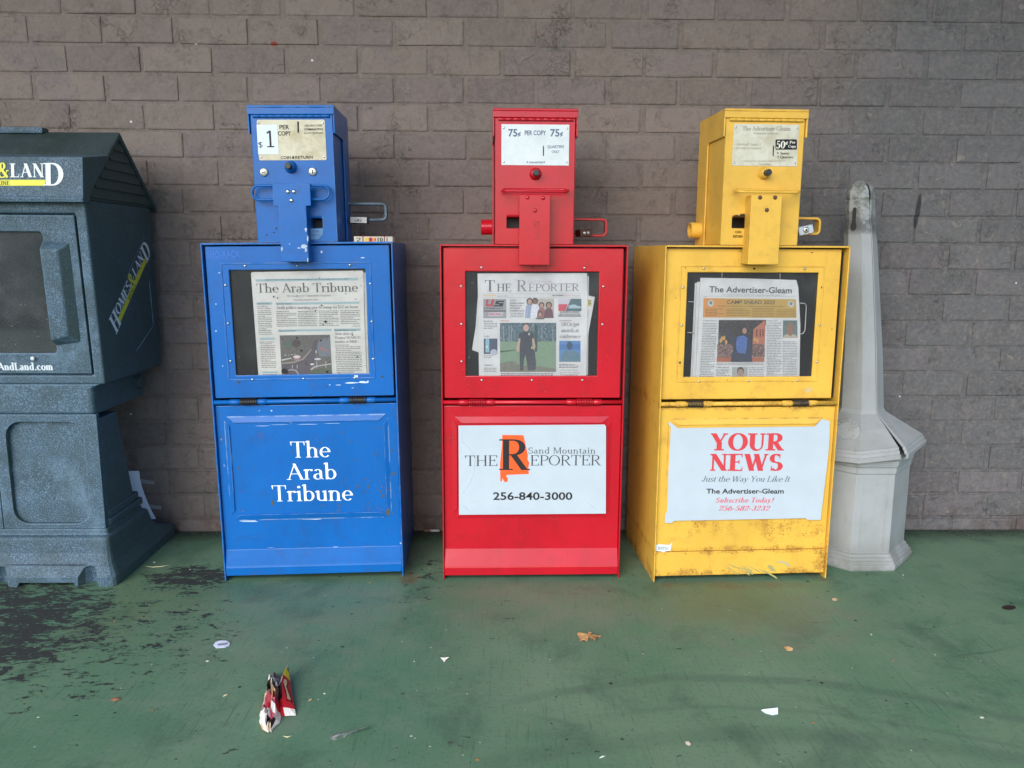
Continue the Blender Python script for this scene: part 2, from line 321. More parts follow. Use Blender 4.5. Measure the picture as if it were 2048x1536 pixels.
def glyph(ch, T, t, sl=1.0, slab=None):
    adv, ops = GL.get(ch, (40, '')); out = []
    sh = slab or t*.9
    def rect(x0, y0, x1, y1): out.append([(x0,y0), (x1,y0), (x1,y1), (x0,y1)])
    def line(x0, y0, x1, y1, wd):
        L = sqrt((x1-x0)**2+(y1-y0)**2) or 1; nx, ny = -(y1-y0)/L*wd/2, (x1-x0)/L*wd/2
        out.append([(x0-nx,y0-ny), (x1-nx,y1-ny), (x1+nx,y1+ny), (x0+nx,y0+ny)])
    for op in [q for q in ops.split(';') if q]:
        a = op.split(); k = a[0]; fl = a[-1] if k == 'I' else ''
        n = [float(q) for q in (a[1:-1] if k == 'I' else a[1:])]
        if k == 'I':
            x, y0, y1 = n; rect(x-T/2, y0, x+T/2, y1); S_ = (T/2+9*sl)
            if 'b' in fl: rect(x-S_, y0, x+S_, y0+sh)
            if 't' in fl: rect(x-S_, y1-sh, x+S_, y1)
            if 'l' in fl: out.append([(x-T/2, y1), (x-T/2-9*sl, y1-3-sh*.6), (x-T/2-9*sl, y1-6-sh), (x-T/2, y1-6-sh)])
        elif k == 'h': rect(n[0], n[2]-t/2, n[1], n[2]+t/2)
        elif k == 'd':
            wd = T if n[4] else t*1.1; wd *= 1.06
            out.append([(n[0]-wd/2,n[1]), (n[0]+wd/2,n[1]), (n[2]+wd/2,n[3]), (n[2]-wd/2,n[3])])
        elif k == 'q': line(n[0], n[1], n[2], n[3], n[4]*(T/13.0) if n[4] > 6 else max(t, n[4]*.8))
        elif k == 's':
            y = n[1]; L = n[2]*(.55+.45*sl)
            rect(n[0]-L/2, y if y < 50 else y-sh, n[0]+L/2, y+sh if y < 50 else y)
        elif k == 'v':
            x, y0, y1 = n; top = y1 >= 60 and y0 > 30
            out.append([(x-1.2,y0), (x+1.5,y0), (x+1.5,y1), (x-4.5,y1)] if top else [(x-4.5,y0), (x+1.5,y0), (x+1.5,y1), (x-1.2,y1)])
        elif k == 'p':
            r = n[2]*(.6+.4*T/13); out.append([(n[0]+r*cos(2*pi*i/10), n[1]+r*sin(2*pi*i/10)) for i in range(10)])
        elif k in 'oa':
            cx, cy, rx, ry, a0, a1 = n[:6]; N = max(5, int(abs(a1-a0)/18)); prev = None
            for i in range(N+1):
                th = radians(a0+(a1-a0)*i/N); c, s_ = cos(th), sin(th); wd = (t + (T-t)*(abs(c)**1.4 if k == 'o' else n[6]+(n[7]-n[6])*min(1, 1.6*i/N)))/2
                nx, ny = c/rx, s_/ry; L = sqrt(nx*nx+ny*ny); nx /= L; ny /= L
                q = ((cx+rx*c-nx*wd, cy+ry*s_-ny*wd), (cx+rx*c+nx*wd, cy+ry*s_+ny*wd))
                if prev: out.append([prev[0], prev[1], q[1], q[0]])
                prev = q
    return adv, out
def serif_line(txt, T=13, t=5, sl=1.0, slant=0.0, slab=None, track=0.0):
    x = 0; polys = []
    for ch in txt:
        adv, g = glyph(ch, T, t, sl, slab)
        for i, p in enumerate(g): polys.append((i, [(x+a+slant*b, b) for a, b in p]))
        x += adv + track + (T-13)*.6
    return x - track, polys
_sans = {}
def sans_line(txt, bold=0.0, track=1.0):
    k = (txt, bold, track)
    if k in _sans: return _sans[k]
    cu = bpy.data.curves.new('t', 'FONT'); cu.body = txt; cu.size = 100; cu.offset = bold; cu.space_character = track; cu.resolution_u = 3; cu.fill_mode = 'FRONT'
    o = bpy.data.objects.new('t', cu); COL.objects.link(o); dg = bpy.context.evaluated_depsgraph_get()
    me = bpy.data.meshes.new_from_object(o.evaluated_get(dg))
    vs = [v.co.copy() for v in me.vertices]; polys = [(0, [(vs[i].x, vs[i].y) for i in p.vertices]) for p in me.polygons]
    x0 = min(v.x for v in vs); x1 = max(v.x for v in vs)
    polys = [(0, [(a-x0, b) for a, b in p]) for _, p in polys]
    COL.objects.unlink(o); bpy.data.objects.remove(o); bpy.data.curves.remove(cu); bpy.data.meshes.remove(me)
    _sans[k] = (x1-x0, polys); return _sans[k]
SANS_CAP = 72.9
class Print:                                # flat print on a plane given by a function (x, y) in photo points -> (a, b) and place (a, b, lift) -> 3-D
    def __init__(s, to_ab, place): s.to = to_ab; s.pl = place; s.mb = MB()
    def poly(s, pts, mat, lay=1): s.mb.face([s.pl(*s.to(*p), lay*.00025) for p in pts], mat); return s
    def rect(s, x0, y0, x1, y1, mat, lay=1): return s.poly([(x0,y1), (x1,y1), (x1,y0), (x0,y0)], mat, lay)
    def ell(s, cx, cy, rx, ry, mat, lay=1, n=16, a0=0): return s.poly([(cx+rx*cos(2*pi*i/n+a0), cy+ry*sin(2*pi*i/n+a0)) for i in range(n)], mat, lay)
    def text(s, txt, xl, xr, yb, yc, mat, font='serif', lay=3, yb2=None, **kw):
        if font == 'serif': wd, polys = serif_line(txt, **kw); cap = 100.0
        else: wd, polys = sans_line(txt, **kw); cap = SANS_CAP
        a0, b0 = s.to(xl, yb); a1, b1 = s.to(xr, yb if yb2 is None else yb2); _, bc = s.to(xl, yc)
        kx = 1.0/wd; h = (bc-b0)/cap
        for i, p in polys:
            s.mb.face([s.pl(a0+(a1-a0)*x*kx, b0+(b1-b0)*x*kx+y*h, lay*.00025+i*.000012) for x, y in p], mat)
        return s
    def lines(s, x0, x1, y0, y1, step, mat, lay=2, fill=.52, dx=0.0, ragged=.25):   # body copy too small to read: rows of word-long strokes
        y = y0
        while y < y1:
            sx = x0 + dx*(y-y0); ex = x1 + dx*(y-y0); x = sx + (random.random()*2.0 if random.random() < .2 else 0)
            if random.random() < .18: ex -= (x1-x0)*ragged*random.random()*2
            while x < ex-1:
                wl = random.uniform(2.5, 7.5); e = min(ex, x+wl)
                s.rect(x, y, e, y+step*fill*random.uniform(.8, 1.0), mat, lay); x = e + random.uniform(.7, 1.3)
            y += step
        return s
    def build(s, name, parent, label=None):
        o = s.mb.build(name, None, parent, fix=False)
        if label: o['label'] = label
        return o

# ------------------------------------------------------------------ the setting: painted slab, wall, forecourt, porch roof
def floor_mat():
    n = NT('green_floor_paint'); c = n.pos(); x, y, z = n.xyz(c)
    a = n.noise(c, 2.2, 6, .6); b = n.noise(c, 14, 6, .65); f = n.noise(c, 120, 4, .6)
    warp = n.noise(c, 3, 2)
    sv = n.n('Mapping'); n.put(sv.inputs['Vector'], c); sv.inputs['Rotation'].default_value = (0, 0, radians(2)); sv.inputs['Scale'].default_value = (190, 9, 1)
    streak = n.noise(sv.outputs[0], 1.0, 3, .6)
    sv2 = n.n('Mapping'); n.put(sv2.inputs['Vector'], c); sv2.inputs['Rotation'].default_value = (0, 0, radians(1)); sv2.inputs['Scale'].default_value = (45, 3.5, 1)
    streak2 = n.noise(sv2.outputs[0], 1.0, 4, .65)
    col = n.mix(n.ramp(a, .3, .72), (.082, .186, .108), (.148, .238, .152))
    col = n.mix(n.ramp(b, .45, .8, 0, .55), col, (.165, .215, .165)); col = n.mix(n.ramp(n.noise(c, 5.5, 5, .65, .4), .50, .70, 0, .55), col, (.045, .098, .066)); col = n.mix(n.ramp(f, .52, .75, 0, .4), col, (.17, .23, .175)); col = n.mix(n.ramp(f, .45, .28, 0, .5), col, (.042, .085, .058))
    col = n.mix(n.ramp(streak, .28, .44, .42, 0), col, (.040, .082, .06))
    col = n.mix(n.m('MULTIPLY', n.ramp(streak2, .33, .25), .5), col, (.028, .05, .04))
    # dusty, bleached ground in front of the boxes
    d1 = n.blob(x, y, .62, -.60, .42, .26); d2 = n.blob(x, y, .12, -.55, .45, .22); d3 = n.blob(x, y, -.55, -.62, .55, .30)
    dz = n.m('MULTIPLY', n.m('MAXIMUM', n.m('MULTIPLY', d1, .45), n.m('MAXIMUM', n.m('MULTIPLY', d2, .38), n.m('MULTIPLY', d3, .25))), n.ramp(n.m('ADD', b, n.m('MULTIPLY', a, .5)), .5, .9))
    col = n.mix(dz, col, (.19, .18, .13))
    ol = n.m('MULTIPLY', n.m('MAXIMUM', n.blob(x, y, .55, -.55, .3, .2), n.blob(x, y, -.95, -.55, .3, .35)), n.ramp(a, .4, .6, 0, .45))
    col = n.mix(ol, col, (.10, .13, .045))
    # paint worn through to blackened concrete, at the left
    av = n.n('Mapping'); n.put(av.inputs['Vector'], c); av.inputs['Rotation'].default_value = (0, 0, radians(-22)); av.inputs['Scale'].default_value = (15, 30, 1)
    worn = n.m('ADD', n.m('MULTIPLY', n.noise(av.outputs[0], 1.0, 10, .72, .6), .64), n.m('MULTIPLY', n.noise(n.scaled(c, 70, 120, 1), 1.0, 5, .7), .36))
    zone = n.m('MAXIMUM', n.blob(x, y, -1.20, -.68, .42, .42), n.m('MULTIPLY', n.blob(x, y, -.84, -.37, .16, .13), 1.0))
    zone = n.m('MAXIMUM', zone, n.m('MULTIPLY', n.blob(x, y, -.88, -.70, .40, .42), .42))
    zone = n.m('MAXIMUM', zone, n.m('MULTIPLY', n.blob(x, y, -.20, -.36, .10, .25), .35))
    wm = n.ramp(n.m('ADD', worn, n.m('MULTIPLY', zone, .155)), .605, .625)
    col = n.mix(wm, col, n.mix(f, (.018, .022, .022), (.05, .052, .05)))
    rim = n.m('MULTIPLY', n.m('SUBTRACT', n.ramp(n.m('ADD', worn, n.m('MULTIPLY', zone, .155)), .56, .61), wm), n.ramp(zone, .1, .5, 0, .45))
    col = n.mix(rim, col, (.045, .12, .085))
    # curved scuffs dragged over the paint
    def arc(cx, cy, r, wdt, amt, x0, x1, rgb, col):
        dx = n.m('SUBTRACT', x, cx); dy = n.m('SUBTRACT', y, cy)
        d = n.m('ABSOLUTE', n.m('SUBTRACT', n.m('SQRT', n.m('ADD', n.m('MULTIPLY', dx, dx), n.m('MULTIPLY', dy, dy))), n.m('ADD', r, n.m('MULTIPLY', n.m('SUBTRACT', warp, .5), .05))))
        k = n.m('MULTIPLY', n.ramp(d, wdt, wdt*.2), n.m('MULTIPLY', n.ramp(x, x0, x0+.2), n.ramp(x, x1, x1-.2)))
        return n.mix(n.m('MULTIPLY', n.m('MULTIPLY', k, amt), n.ramp(b, .3, .6, .5, 1)), col, rgb)
    col = arc(.438, -2.045, 1.147, .022, .30, -.05, 1.3, (.032, .06, .05), col)
    col = arc(.47, -2.42, 1.335, .035, .25, -.15, 1.25, (.035, .062, .052), col)
    col = arc(.40, -2.20, 1.20, .012, .2, .1, 1.2, (.035, .065, .055), col)
    col = arc(-.9, -2.45, 1.45, .006, .5, -.62, -.36, (.2, .26, .2), col)
    col = arc(.9, -.1, .72, .006, .4, .9, 1.25, (.03, .055, .045), col)
    rs = n.m('MAXIMUM', n.blob(x, y, -.240, -.375, .04, .05), n.m('MAXIMUM', n.blob(x, y, .885, -.38, .05, .04), n.m('MULTIPLY', n.blob(x, y, .62, -.43, .3, .03), .7)))
    col = n.mix(n.m('MULTIPLY', rs, n.ramp(n.m('ADD', n.m('MULTIPLY', f, .5), n.m('MULTIPLY', b, .5)), .42, .6, 0, .75)), col, (.16, .075, .03))
    # damp grime against the wall foot, grit
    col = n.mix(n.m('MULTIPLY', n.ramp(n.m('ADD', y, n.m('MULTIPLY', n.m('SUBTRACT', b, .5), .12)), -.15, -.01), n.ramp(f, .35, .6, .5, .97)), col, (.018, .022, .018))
    sp = n.voro(c, 34, 'F1'); spr = n.voro(c, 34, 'F1', 'Color')
    keep = n.ramp(n.xyz(spr)[0], .80, .82)
    col = n.mix(n.m('MULTIPLY', n.ramp(sp, .075, .05), keep), col, (.42, .44, .40))
    sp2 = n.voro(c, 22, 'F1'); spr2 = n.voro(c, 22, 'F1', 'Color')
    col = n.mix(n.m('MULTIPLY', n.ramp(sp2, .11, .06), n.ramp(n.xyz(spr2)[1], .82, .85)), col, (.022, .03, .026))
    n.set(Base_Color=col, Roughness=n.ramp(n.m('ADD', b, n.m('MULTIPLY', wm, .4)), .3, .95, .55, .8))
    n.p.inputs['Specular IOR Level'].default_value = .35
    h = n.m('ADD', n.m('MULTIPLY', streak, .5), n.m('SUBTRACT', n.m('MULTIPLY', b, .8), n.m('MULTIPLY', wm, .6)))
    n.bump(h, .35, .0015)
    return n.mat
def asphalt():
    n = NT('asphalt'); c = n.pos(); a = n.noise(c, 90, 5, .7); b = n.noise(c, .6, 4)
    n.set(Base_Color=n.mix(n.m('ADD', n.m('MULTIPLY', a, .5), n.m('MULTIPLY', b, .4)), (.03, .03, .031), (.085, .083, .08)), Roughness=.9); n.bump(a, .4, .006); return n.mat
M_FLOOR = floor_mat()
ground = MB(); ground.box(-600, 600, -900, 300, -1.2, -.15); tag(ground.build('ground', asphalt()), kind='structure')
walk = MB(); walk.box(-9, 9, -3.6, -.0, -.149, 0.0); tag(walk.build('floor', M_FLOOR, bevel=.012), kind='structure')
roof = MB(); roof.box(-9, 9, -2.9, .25, 3.05, 3.3); tag(roof.build('porch_roof', plain('soffit_white', (.42, .41, .39), .7)), kind='structure')

def wall_mat():
    n = NT('painted_brick'); c = n.pos(); x, y, z = n.xyz(c)
    a = n.noise(c, 1.6, 5, .6); b = n.noise(c, 11, 6, .65); f = n.noise(c, 85, 8, .7); g = n.noise(c, 260, 4, .7)
    rnd = n.n('ObjectInfo').outputs['Random']
    # taupe to darker grey rightward: camera tint and shaded side put into the colour
    t = n.m('SUBTRACT', x, n.m('ADD', .92, n.m('MULTIPLY', n.m('SUBTRACT', z, 1.25), .55)))
    fac = n.ramp(n.m('ADD', t, n.m('MULTIPLY', n.m('SUBTRACT', a, .5), .55)), -.30, .22)
    col = n.mix(fac, (.200, .158, .137), (.112, .110, .116))
    mv = n.ramp(n.m('ADD', n.noise(c, 3.3, 4, .6), n.m('MULTIPLY', n.m('SUBTRACT', b, .5), .3)), .56, .66)
    col = n.mix(n.m('MULTIPLY', mv, .5), col, (.150, .125, .140))
    gv = n.ramp(n.noise(n.scaled(c, 1.1, 1, 2.2), 2.7, 4, .6), .60, .68)
    col = n.mix(n.m('MULTIPLY', gv, .35), col, (.112, .116, .102))
    rh = n.n('TexWhiteNoise', noise_dimensions='1D'); n.put(rh.inputs['W'], rnd); col = n.mix(n.m('MULTIPLY', n.ramp(rh.outputs['Value'], .55, .95), .35), col, (.145, .116, .128)); k = n.m('ADD', n.m('MULTIPLY', rnd, .24), .88)
    col = n.mix(1.0, col, n.n('CombineColor', k, k, k).outputs[0], 'MULTIPLY')
    col = n.mix(n.ramp(n.noise(c, 30, 6, .7, .6), .50, .70, 0, .4), col, (.245, .205, .182)); col = n.mix(n.ramp(n.noise(c, 26, 6, .7, .9), .50, .36, 0, .35), col, (.09, .078, .072)); col = n.mix(n.ramp(f, .42, .72, 0, .42), col, (.25, .215, .195))
    col = n.mix(n.ramp(f, .44, .25, 0, .5), col, (.078, .066, .06))
    # crackled paint: thin dark broken lines in some places only
    dv = n.n('VectorMath', operation='ADD'); n.put(dv.inputs[0], c)
    nz = n.n('TexNoise'); n.put(nz.inputs['Vector'], c); nz.inputs['Scale'].default_value = 30; nz.inputs['Detail'].default_value = 4
    sc_ = n.n('VectorMath', operation='SCALE'); n.put(sc_.inputs[0], nz.outputs['Color']); sc_.inputs['Scale'].default_value = .035; n.put(dv.inputs[1], sc_.outputs[0])
    vo = n.voro(dv.outputs[0], 70, 'DISTANCE_TO_EDGE')
    where = n.ramp(n.noise(c, 9, 5, .65, .3), .56, .66)
    crack = n.m('MULTIPLY', n.ramp(vo, .05, .01), n.m('MULTIPLY', where, n.ramp(f, .3, .6)))
    vo2 = n.voro(dv.outputs[0], 16, 'DISTANCE_TO_EDGE')
    crack = n.m('MAXIMUM', crack, n.m('MULTIPLY', n.ramp(vo2, .016, .004), n.m('MULTIPLY', n.ramp(n.noise(c, 6.1, 3), .63, .66), n.ramp(f, .35, .6))))
    rg_ = n.m('ABSOLUTE', n.m('SUBTRACT', n.noise(c, 26, 7, .72, .8), .5)); crinkle = n.m('MULTIPLY', n.ramp(rg_, .016, .003), n.ramp(n.noise(c, 8.3, 4, .6), .54, .66))
    col = n.mix(n.m('MULTIPLY', crinkle, .30), col, (.075, .064, .06)); crack = n.m('MAXIMUM', crack, n.m('MULTIPLY', crinkle, .35))
    col = n.mix(n.m('MULTIPLY', crack, .3), col, (.05, .043, .04))
    peel = n.ramp(n.noise(c, 20, 5, .6, .8), .655, .67)
    col = n.mix(n.m('MULTIPLY', peel, .6), col, (.24, .21, .19))
    # bare specks, one chip down to the red brick, a black scrape, grime near the floor
    sp = n.voro(c, 15, 'F1'); sr = n.xyz(n.voro(c, 15, 'F1', 'Color'))[0]
    col = n.mix(n.m('MULTIPLY', n.ramp(sp, .065, .04), n.ramp(sr, .87, .88)), col, (.66, .66, .66))
    col = n.mix(n.ramp(n.m('ADD', n.blob(x, z, -.645, 1.466, .013, .008), n.m('MULTIPLY', f, .3)), .45, .5), col, (.24, .055, .035))
    scr = n.m('ADD', n.blob(x, z, n.m('ADD', 1.269, n.m('MULTIPLY', n.m('SUBTRACT', z, 1.0), .07)), 1.005, .011, .075), n.m('MULTIPLY', n.m('SUBTRACT', f, .5), .5))
    col = n.mix(n.ramp(scr, .30, .75, 0, .85), col, (.018, .018, .02))
    gr = n.m('MULTIPLY', n.ramp(z, .10, .0), n.ramp(b, .42, .62))
    col = n.mix(n.m('MULTIPLY', gr, .55), col, (.075, .045, .035))
    n.set(Base_Color=col, Roughness=n.ramp(b, .3, .7, .58, .75)); n.p.inputs['Specular IOR Level'].default_value = .35
    h = n.m('ADD', n.m('MULTIPLY', f, .55), n.m('ADD', n.m('MULTIPLY', b, .9), n.m('MULTIPLY', g, .12)))
    h = n.m('ADD', h, n.m('SUBTRACT', n.m('MULTIPLY', peel, .35), n.m('MULTIPLY', crack, .6)))
    h = n.m('ADD', h, n.m('MULTIPLY', n.noise(c, 38, 6, .7, .5), 1.1)); n.bump(h, .9, .0042)
    return n.mat
M_WALL = wall_mat()
wall = thing('brick_wall', 'painted brick wall, taupe to grey, behind the newspaper boxes', 'wall', (0, 0, 0))
RP, BL, Z0 = .079, .2078, .0333
mo = MB(); mo.box(-7, 7, .0038, .24, -.149, 3.0); mo.build('mortar_bed', M_WALL, wall)
def brick_mesh(seed, L=BL-.0105, H=RP-.0095):
    r = random.Random(seed); b = bmesh.new(); D = .03; e = .0035; grid = []; gx = (0, .016, r.uniform(.4, .6), .984, 1); gz = (0, .05, .95, 1); nx, nz = 4, 3
    for j in range(nz+1):
        row = []
        for i in range(nx+1):
            xx = -L/2 + L*gx[i]; zz = H*gz[j]; ed = i in (0, nx) or j in (0, nz)
            xx += r.uniform(-.0010, .0010); zz += r.uniform(-.0008, .0008)
            row.append(b.verts.new((xx*(1-e/L), (.0013 if ed else 0)+r.uniform(-.0006, .0006), zz)))
        grid.append(row)
    for j in range(nz):
        for i in range(nx): b.faces.new((grid[j][i], grid[j][i+1], grid[j+1][i+1], grid[j+1][i]))
    rim = [grid[0][i] for i in range(nx+1)] + [grid[j][nx] for j in range(1, nz+1)] + [grid[nz][i] for i in range(nx-1, -1, -1)] + [grid[j][0] for j in range(nz-1, 0, -1)]
    cx, cz = 0, H/2
    back = [b.verts.new((v.co.x+(.0024 if v.co.x > 0 else -.0024)*(abs(v.co.x) > L*.45), D, v.co.z+(.0018 if v.co.z > cz+H*.4 else (-.0018 if v.co.z < cz-H*.4 else 0)))) for v in rim]
    for i in range(len(rim)):
        j = (i+1) % len(rim); b.faces.new((rim[j], rim[i], back[i], back[j]))
    bmesh.ops.recalc_face_normals(b, faces=b.faces)
    me = bpy.data.meshes.new('brick'); b.to_mesh(me); b.free(); me.materials.append(M_WALL)
    for p in me.polygons: p.use_smooth = False
    return me
BM = [brick_mesh(100+i) for i in range(16)]
hid = [(-.70, -.28, .85), (-.12, .32, .85), (.46, .86, .85), (-2, -1.16, 1.0), (-.58, -.42, 1.12), (.03, .17, 1.12), (.60, .78, 1.12)]
stuff = MB(); rb = random.Random(5)
for r in range(-1, 21):
    z = Z0 + r*RP
    off = (-.092 if r % 2 == 0 else -.092+BL/2) + rb.uniform(-.007, .007)
    for k in range(-34, 34):
        cx = off + BL*(k+.5)
        if abs(cx) > 7: continue
        jit = (cx + rb.uniform(-.003, .003), rb.uniform(-.0012, .0012), z + .0093 + rb.uniform(-.0008, .0008))
        seen = -1.50 < cx < 1.62 and r < 21 and not any(a+.0 < cx-BL/2 and cx+BL/2 < c_ and z+RP < d for a, c_, d in hid)
        me = rb.choice(BM)
        if seen and (r < 20 or True):
            o = bpy.data.objects.new('brick', me); COL.objects.link(o); o.parent = wall; o.location = jit
            o.rotation_euler = (0, rb.uniform(-.004, .004), 0 if rb.random() < .5 else rb.uniform(-.004, .004)); o.scale = (rb.uniform(.985, 1.004), 1, rb.uniform(.985, 1.01))
        else:
            stuff.raw([(v.co.x+jit[0], v.co.y+jit[1], v.co.z+jit[2]) for v in me.vertices], [tuple(p.vertices) for p in me.polygons])
for r in range(21, 34):
    z = Z0 + r*RP; off = (-.092 if r % 2 == 0 else -.092+BL/2)
    for k in range(-34, 34):
        cx = off + BL*(k+.5); me = rb.choice(BM)
        stuff.raw([(v.co.x+cx, v.co.y, v.co.z+z+.0093) for v in me.vertices], [tuple(p.vertices) for p in me.polygons])
tag(stuff.build('brickwork', M_WALL, wall), kind='stuff')

# ------------------------------------------------------------------ newspaper boxes (all one pattern: 0.478 wide, 0.895 to the cabinet top, coin box above)
def rivet(mb, x, z, y, r=.0042, h=.003, mat=None):
    mb.lathe([(r, 0), (r*.9, -h*.55), (r*.5, -h*.95), (r*.05, -h)], (x, y, z), 'y', 10, mat)
DOOR0, DOOR1, DZ0, DZ1 = .0075, .4685, .499, .887
WIN = (.064, .4065, .558, .8275)
def newspaper_box(F, kind, paintm, label):
    B = kind == 'blue'; R = kind == 'red'; Y = kind == 'yellow'
    t = thing('newspaper_box', label, 'newspaper box', F.A, F.ang, 'coin newspaper boxes by the wall'); t.rotation_euler[1] = -F.lean
    W, H, D, th = .478, .8945, .355, .0035
    d1 = .4635 if Y else DOOR1; vd = .016 if Y else .0085
    # cabinet shell
    for sx in (0, 1):
        m = MB(); x0 = sx*(W-th); m.prism([(0, .002), (.02, .0), (D-.02, 0), (D, .002), (D, H), (0.0, H), (0, .09)], x0, x0+th)
        m.build('side_panel', paintm, t, bevel=.0012)
    m = MB(); m.box(th+.0003, W-th-.0003, 0.0, D, H-.004, H+.0008); m.build('top_panel', paintm, t, bevel=.001)
    m = MB(); m.box(th+.001, W-th-.001, D-.006, D-.003, .02, H-.005); m.build('back_panel', paintm, t)
    m = MB(); m.box(.03, .45, .20, .204, .50, .87); m.box(.03, .45, .03, .2, .508, .512); m.build('paper_shelf', M_BIN, t)  # shelf and backing, unlit interior put into their near-black colour
    for xa, xb in ((.0046, .0074), (W-.0074, W-.0046)): MB().box(xa, xb, .026, D-.008, .5, .88).build('interior_shade', M_DARK, t)  # added near-black sides, shade of the cabinet put into their colour
    # door with window
    m = MB(); m.recess(DOOR0, d1, vd, vd+.006, DZ0, DZ1, *WIN, 0, True); door = m.build('door', paintm, t, bevel=.0022)
    if not R:                                  # pressed rib round the window
        m = MB(); e0, e1, z0, z1 = .0435, .4215, .5445, .8455; wd = .004
        ring = [(e0, z0), (e1, z0), (e1, z1), (e0, z1)]
        m.recess(e0, e1, vd-.0018, vd+.001, z0, z1, e0+wd, e1-wd, z0+wd, z1-wd, 0, True); m.build('pressed_rib', paintm, door, bevel=.0012)
    m = MB(); m.box(WIN[0]-.012, WIN[1]+.012, vd+.0072, vd+.0078, WIN[2]-.012, WIN[3]+.012)
    m.build('window_pane', M_GLASS if not B else M_GLASSB, door)
    spots = [(.105, .8375), (.236, .8375), (.368, .8375), (.053, .79), (.4175, .79), (.053, .693), (.4175, .693), (.053, .596), (.4175, .596), (.105, .547), (.236, .547), (.368, .547)]
    for i, (x, z) in enumerate(spots):
        dead = (R and i in (1, 8)) or (Y and i in (1, 4, 7))
        m = MB()
        rivet(m, x, z, vd-.0002-(0 if R else .0), .0036 if not dead else .003, .003 if not dead else .0008)
        m.build('rivet', (M_RED if R else M_BLACKSTEEL) if dead else M_STEEL, door, smooth=True)
    # hinge rod with springs
    hz, hy = .4885, .006
    rod = MB().lathe([(.0058, 0), (.0058, W-2*th-.002)], (th+.001, hy, hz), 'x', 12).build('hinge_rod', paintm, t, smooth=True)
    for a, b in ((.045, .070), (.117, .139), (.327, .352), (.398, .420)):
        MB().lathe([(.0064, 0), (.0075, .001), (.0075, b-a-.001), (.0064, b-a)], (a, hy, hz), 'x', 12).build('hinge_knuckle', paintm, rod, smooth=True)
    for a, b in ((.0705, .1165), (.3525, .3975)):
        m = MB(); pts = []
        for i in range(121):
            q = i/120; pts.append((a+.0012+(b-a-.0024)*q, hy+.0082*cos(q*2*pi*10), hz+.0082*sin(q*2*pi*10)))
        m.tube(pts, .00155, 5); m.build('hinge_spring', {'blue': M_SPRING, 'red': M_RED, 'yellow': M_BLACKSTEEL}[kind], rod, smooth=True)
    # lower panel, moulded frame, kick plate
    lp = MB().box(th+.0008, W-th-.0008, .0105, .014, .084, .4785).build('lower_panel', paintm, t, bevel=.002)
    fx0, fx1, fz0, fz1 = (.024, .452, .1655, .4505) if B else (.026, .449, .170, .4495)
    fw, fd = .017, .0042; v0 = .0103
    def strip(pts):                           # one mitred length of moulding, sloped across
        m = MB(); n = len(pts); outer, inner = pts[:2], pts[2:]
        vs = [(p[0], v0, p[1]) for p in outer] + [(p[0], v0-fd, p[1]) for p in inner] + [(p[0], v0, p[1]) for p in inner]
        m.raw(vs, [(0, 1, 2, 3), (3, 2, 4, 5), (1, 4, 2), (0, 3, 5), (0, 5, 4, 1)]); return m.build('moulding', paintm, lp, bevel=.0007)
    g = .016
    strip([(fx0+.006, fz1), (fx1-.006, fz1), (fx1-.006-g*1.25, fz1-fw), (fx0+.006+g*1.25, fz1-fw)])
    strip([(fx0+.006, fz0), (fx1-.006, fz0), (fx1-.006-g*1.25, fz0+fw), (fx0+.006+g*1.25, fz0+fw)])
    strip([(fx0, fz0+.014), (fx0, fz1-.010), (fx0+.0135, fz1-.010-g), (fx0+.0135, fz0+.014+g)])
    strip([(fx1, fz0+.014), (fx1, fz1-.010), (fx1-.0135, fz1-.010-g), (fx1-.0135, fz0+.014+g)])
    if Y: m = MB().prism([(.0070, .0835), (.0075, .016), (.014, .014), (.014, .0835)], th+.0008, W-th-.0008)
    else: kv = .003 if B else -.004; m = MB().prism([(.0098, .0855), (kv, .041), (kv-.0012, .036), (kv, .014), (.011, .0125), (.014, .0855)], th+.0008, W-th-.0008)
    m.build('kick_plate', paintm, t, bevel=.0018)
    # coin box, hood, plates
    du = .003 if B else 0.0
    c0, c1 = .139+du, .339+du
    hole = (.2755, .3055, .930, .954) if B else ((.1685, .222, .936, .963) if R else (.1665, .222, .938, .966))
    m = MB(); m.recess(c0, c1, 0.0, .185, .8955, 1.212, *hole, .07); cb = m.build('coin_box', paintm, t, bevel=.0045, seg=3)
    MB().box(hole[0]+.0008, hole[1]-.0008, .055, .058, hole[2]+.0008, hole[3]-.0008).build('coin_chute', M_BLACKSTEEL, cb)
    m = MB()
    for x0 in (c0-.0055, c1+.0012):
        m.prism([(-.003, 1.158), (.118, 1.158), (.122, 1.152), (.122, .8958), (.198, .8958), (.198, 1.2215), (-.003, 1.2215)], x0, x0+.0043)
    m.box(c0-.0055, c1+.0055, -.0055, .198, 1.2185, 1.2245); m.box(c0-.0053, c1+.0053, -.0055, -.0025, 1.2025, 1.2186); m.box(c0-.001, c1+.001, .192, .1965, .896, 1.2187)
    m.build('hood', paintm, t, bevel=.0028)
    m = MB(); hzz = 1.1985                        # piano hinge under the hood's lip
    for i in range(10): m.lathe([(.0032, 0), (.0036, .0006), (.0036, .0176), (.0032, .0182)], (c0+.008+.0186*i, -.003, hzz), 'x', 8)
    tag(m.build('piano_hinge', paintm, t, smooth=True), kind='stuff')
    px0, px1, pz0, pz1 = (.1585, .3235, 1.0945, 1.1905) if B else ((.155, .3225, 1.0895, 1.187) if R else (.1585, .3235, 1.0895, 1.189))
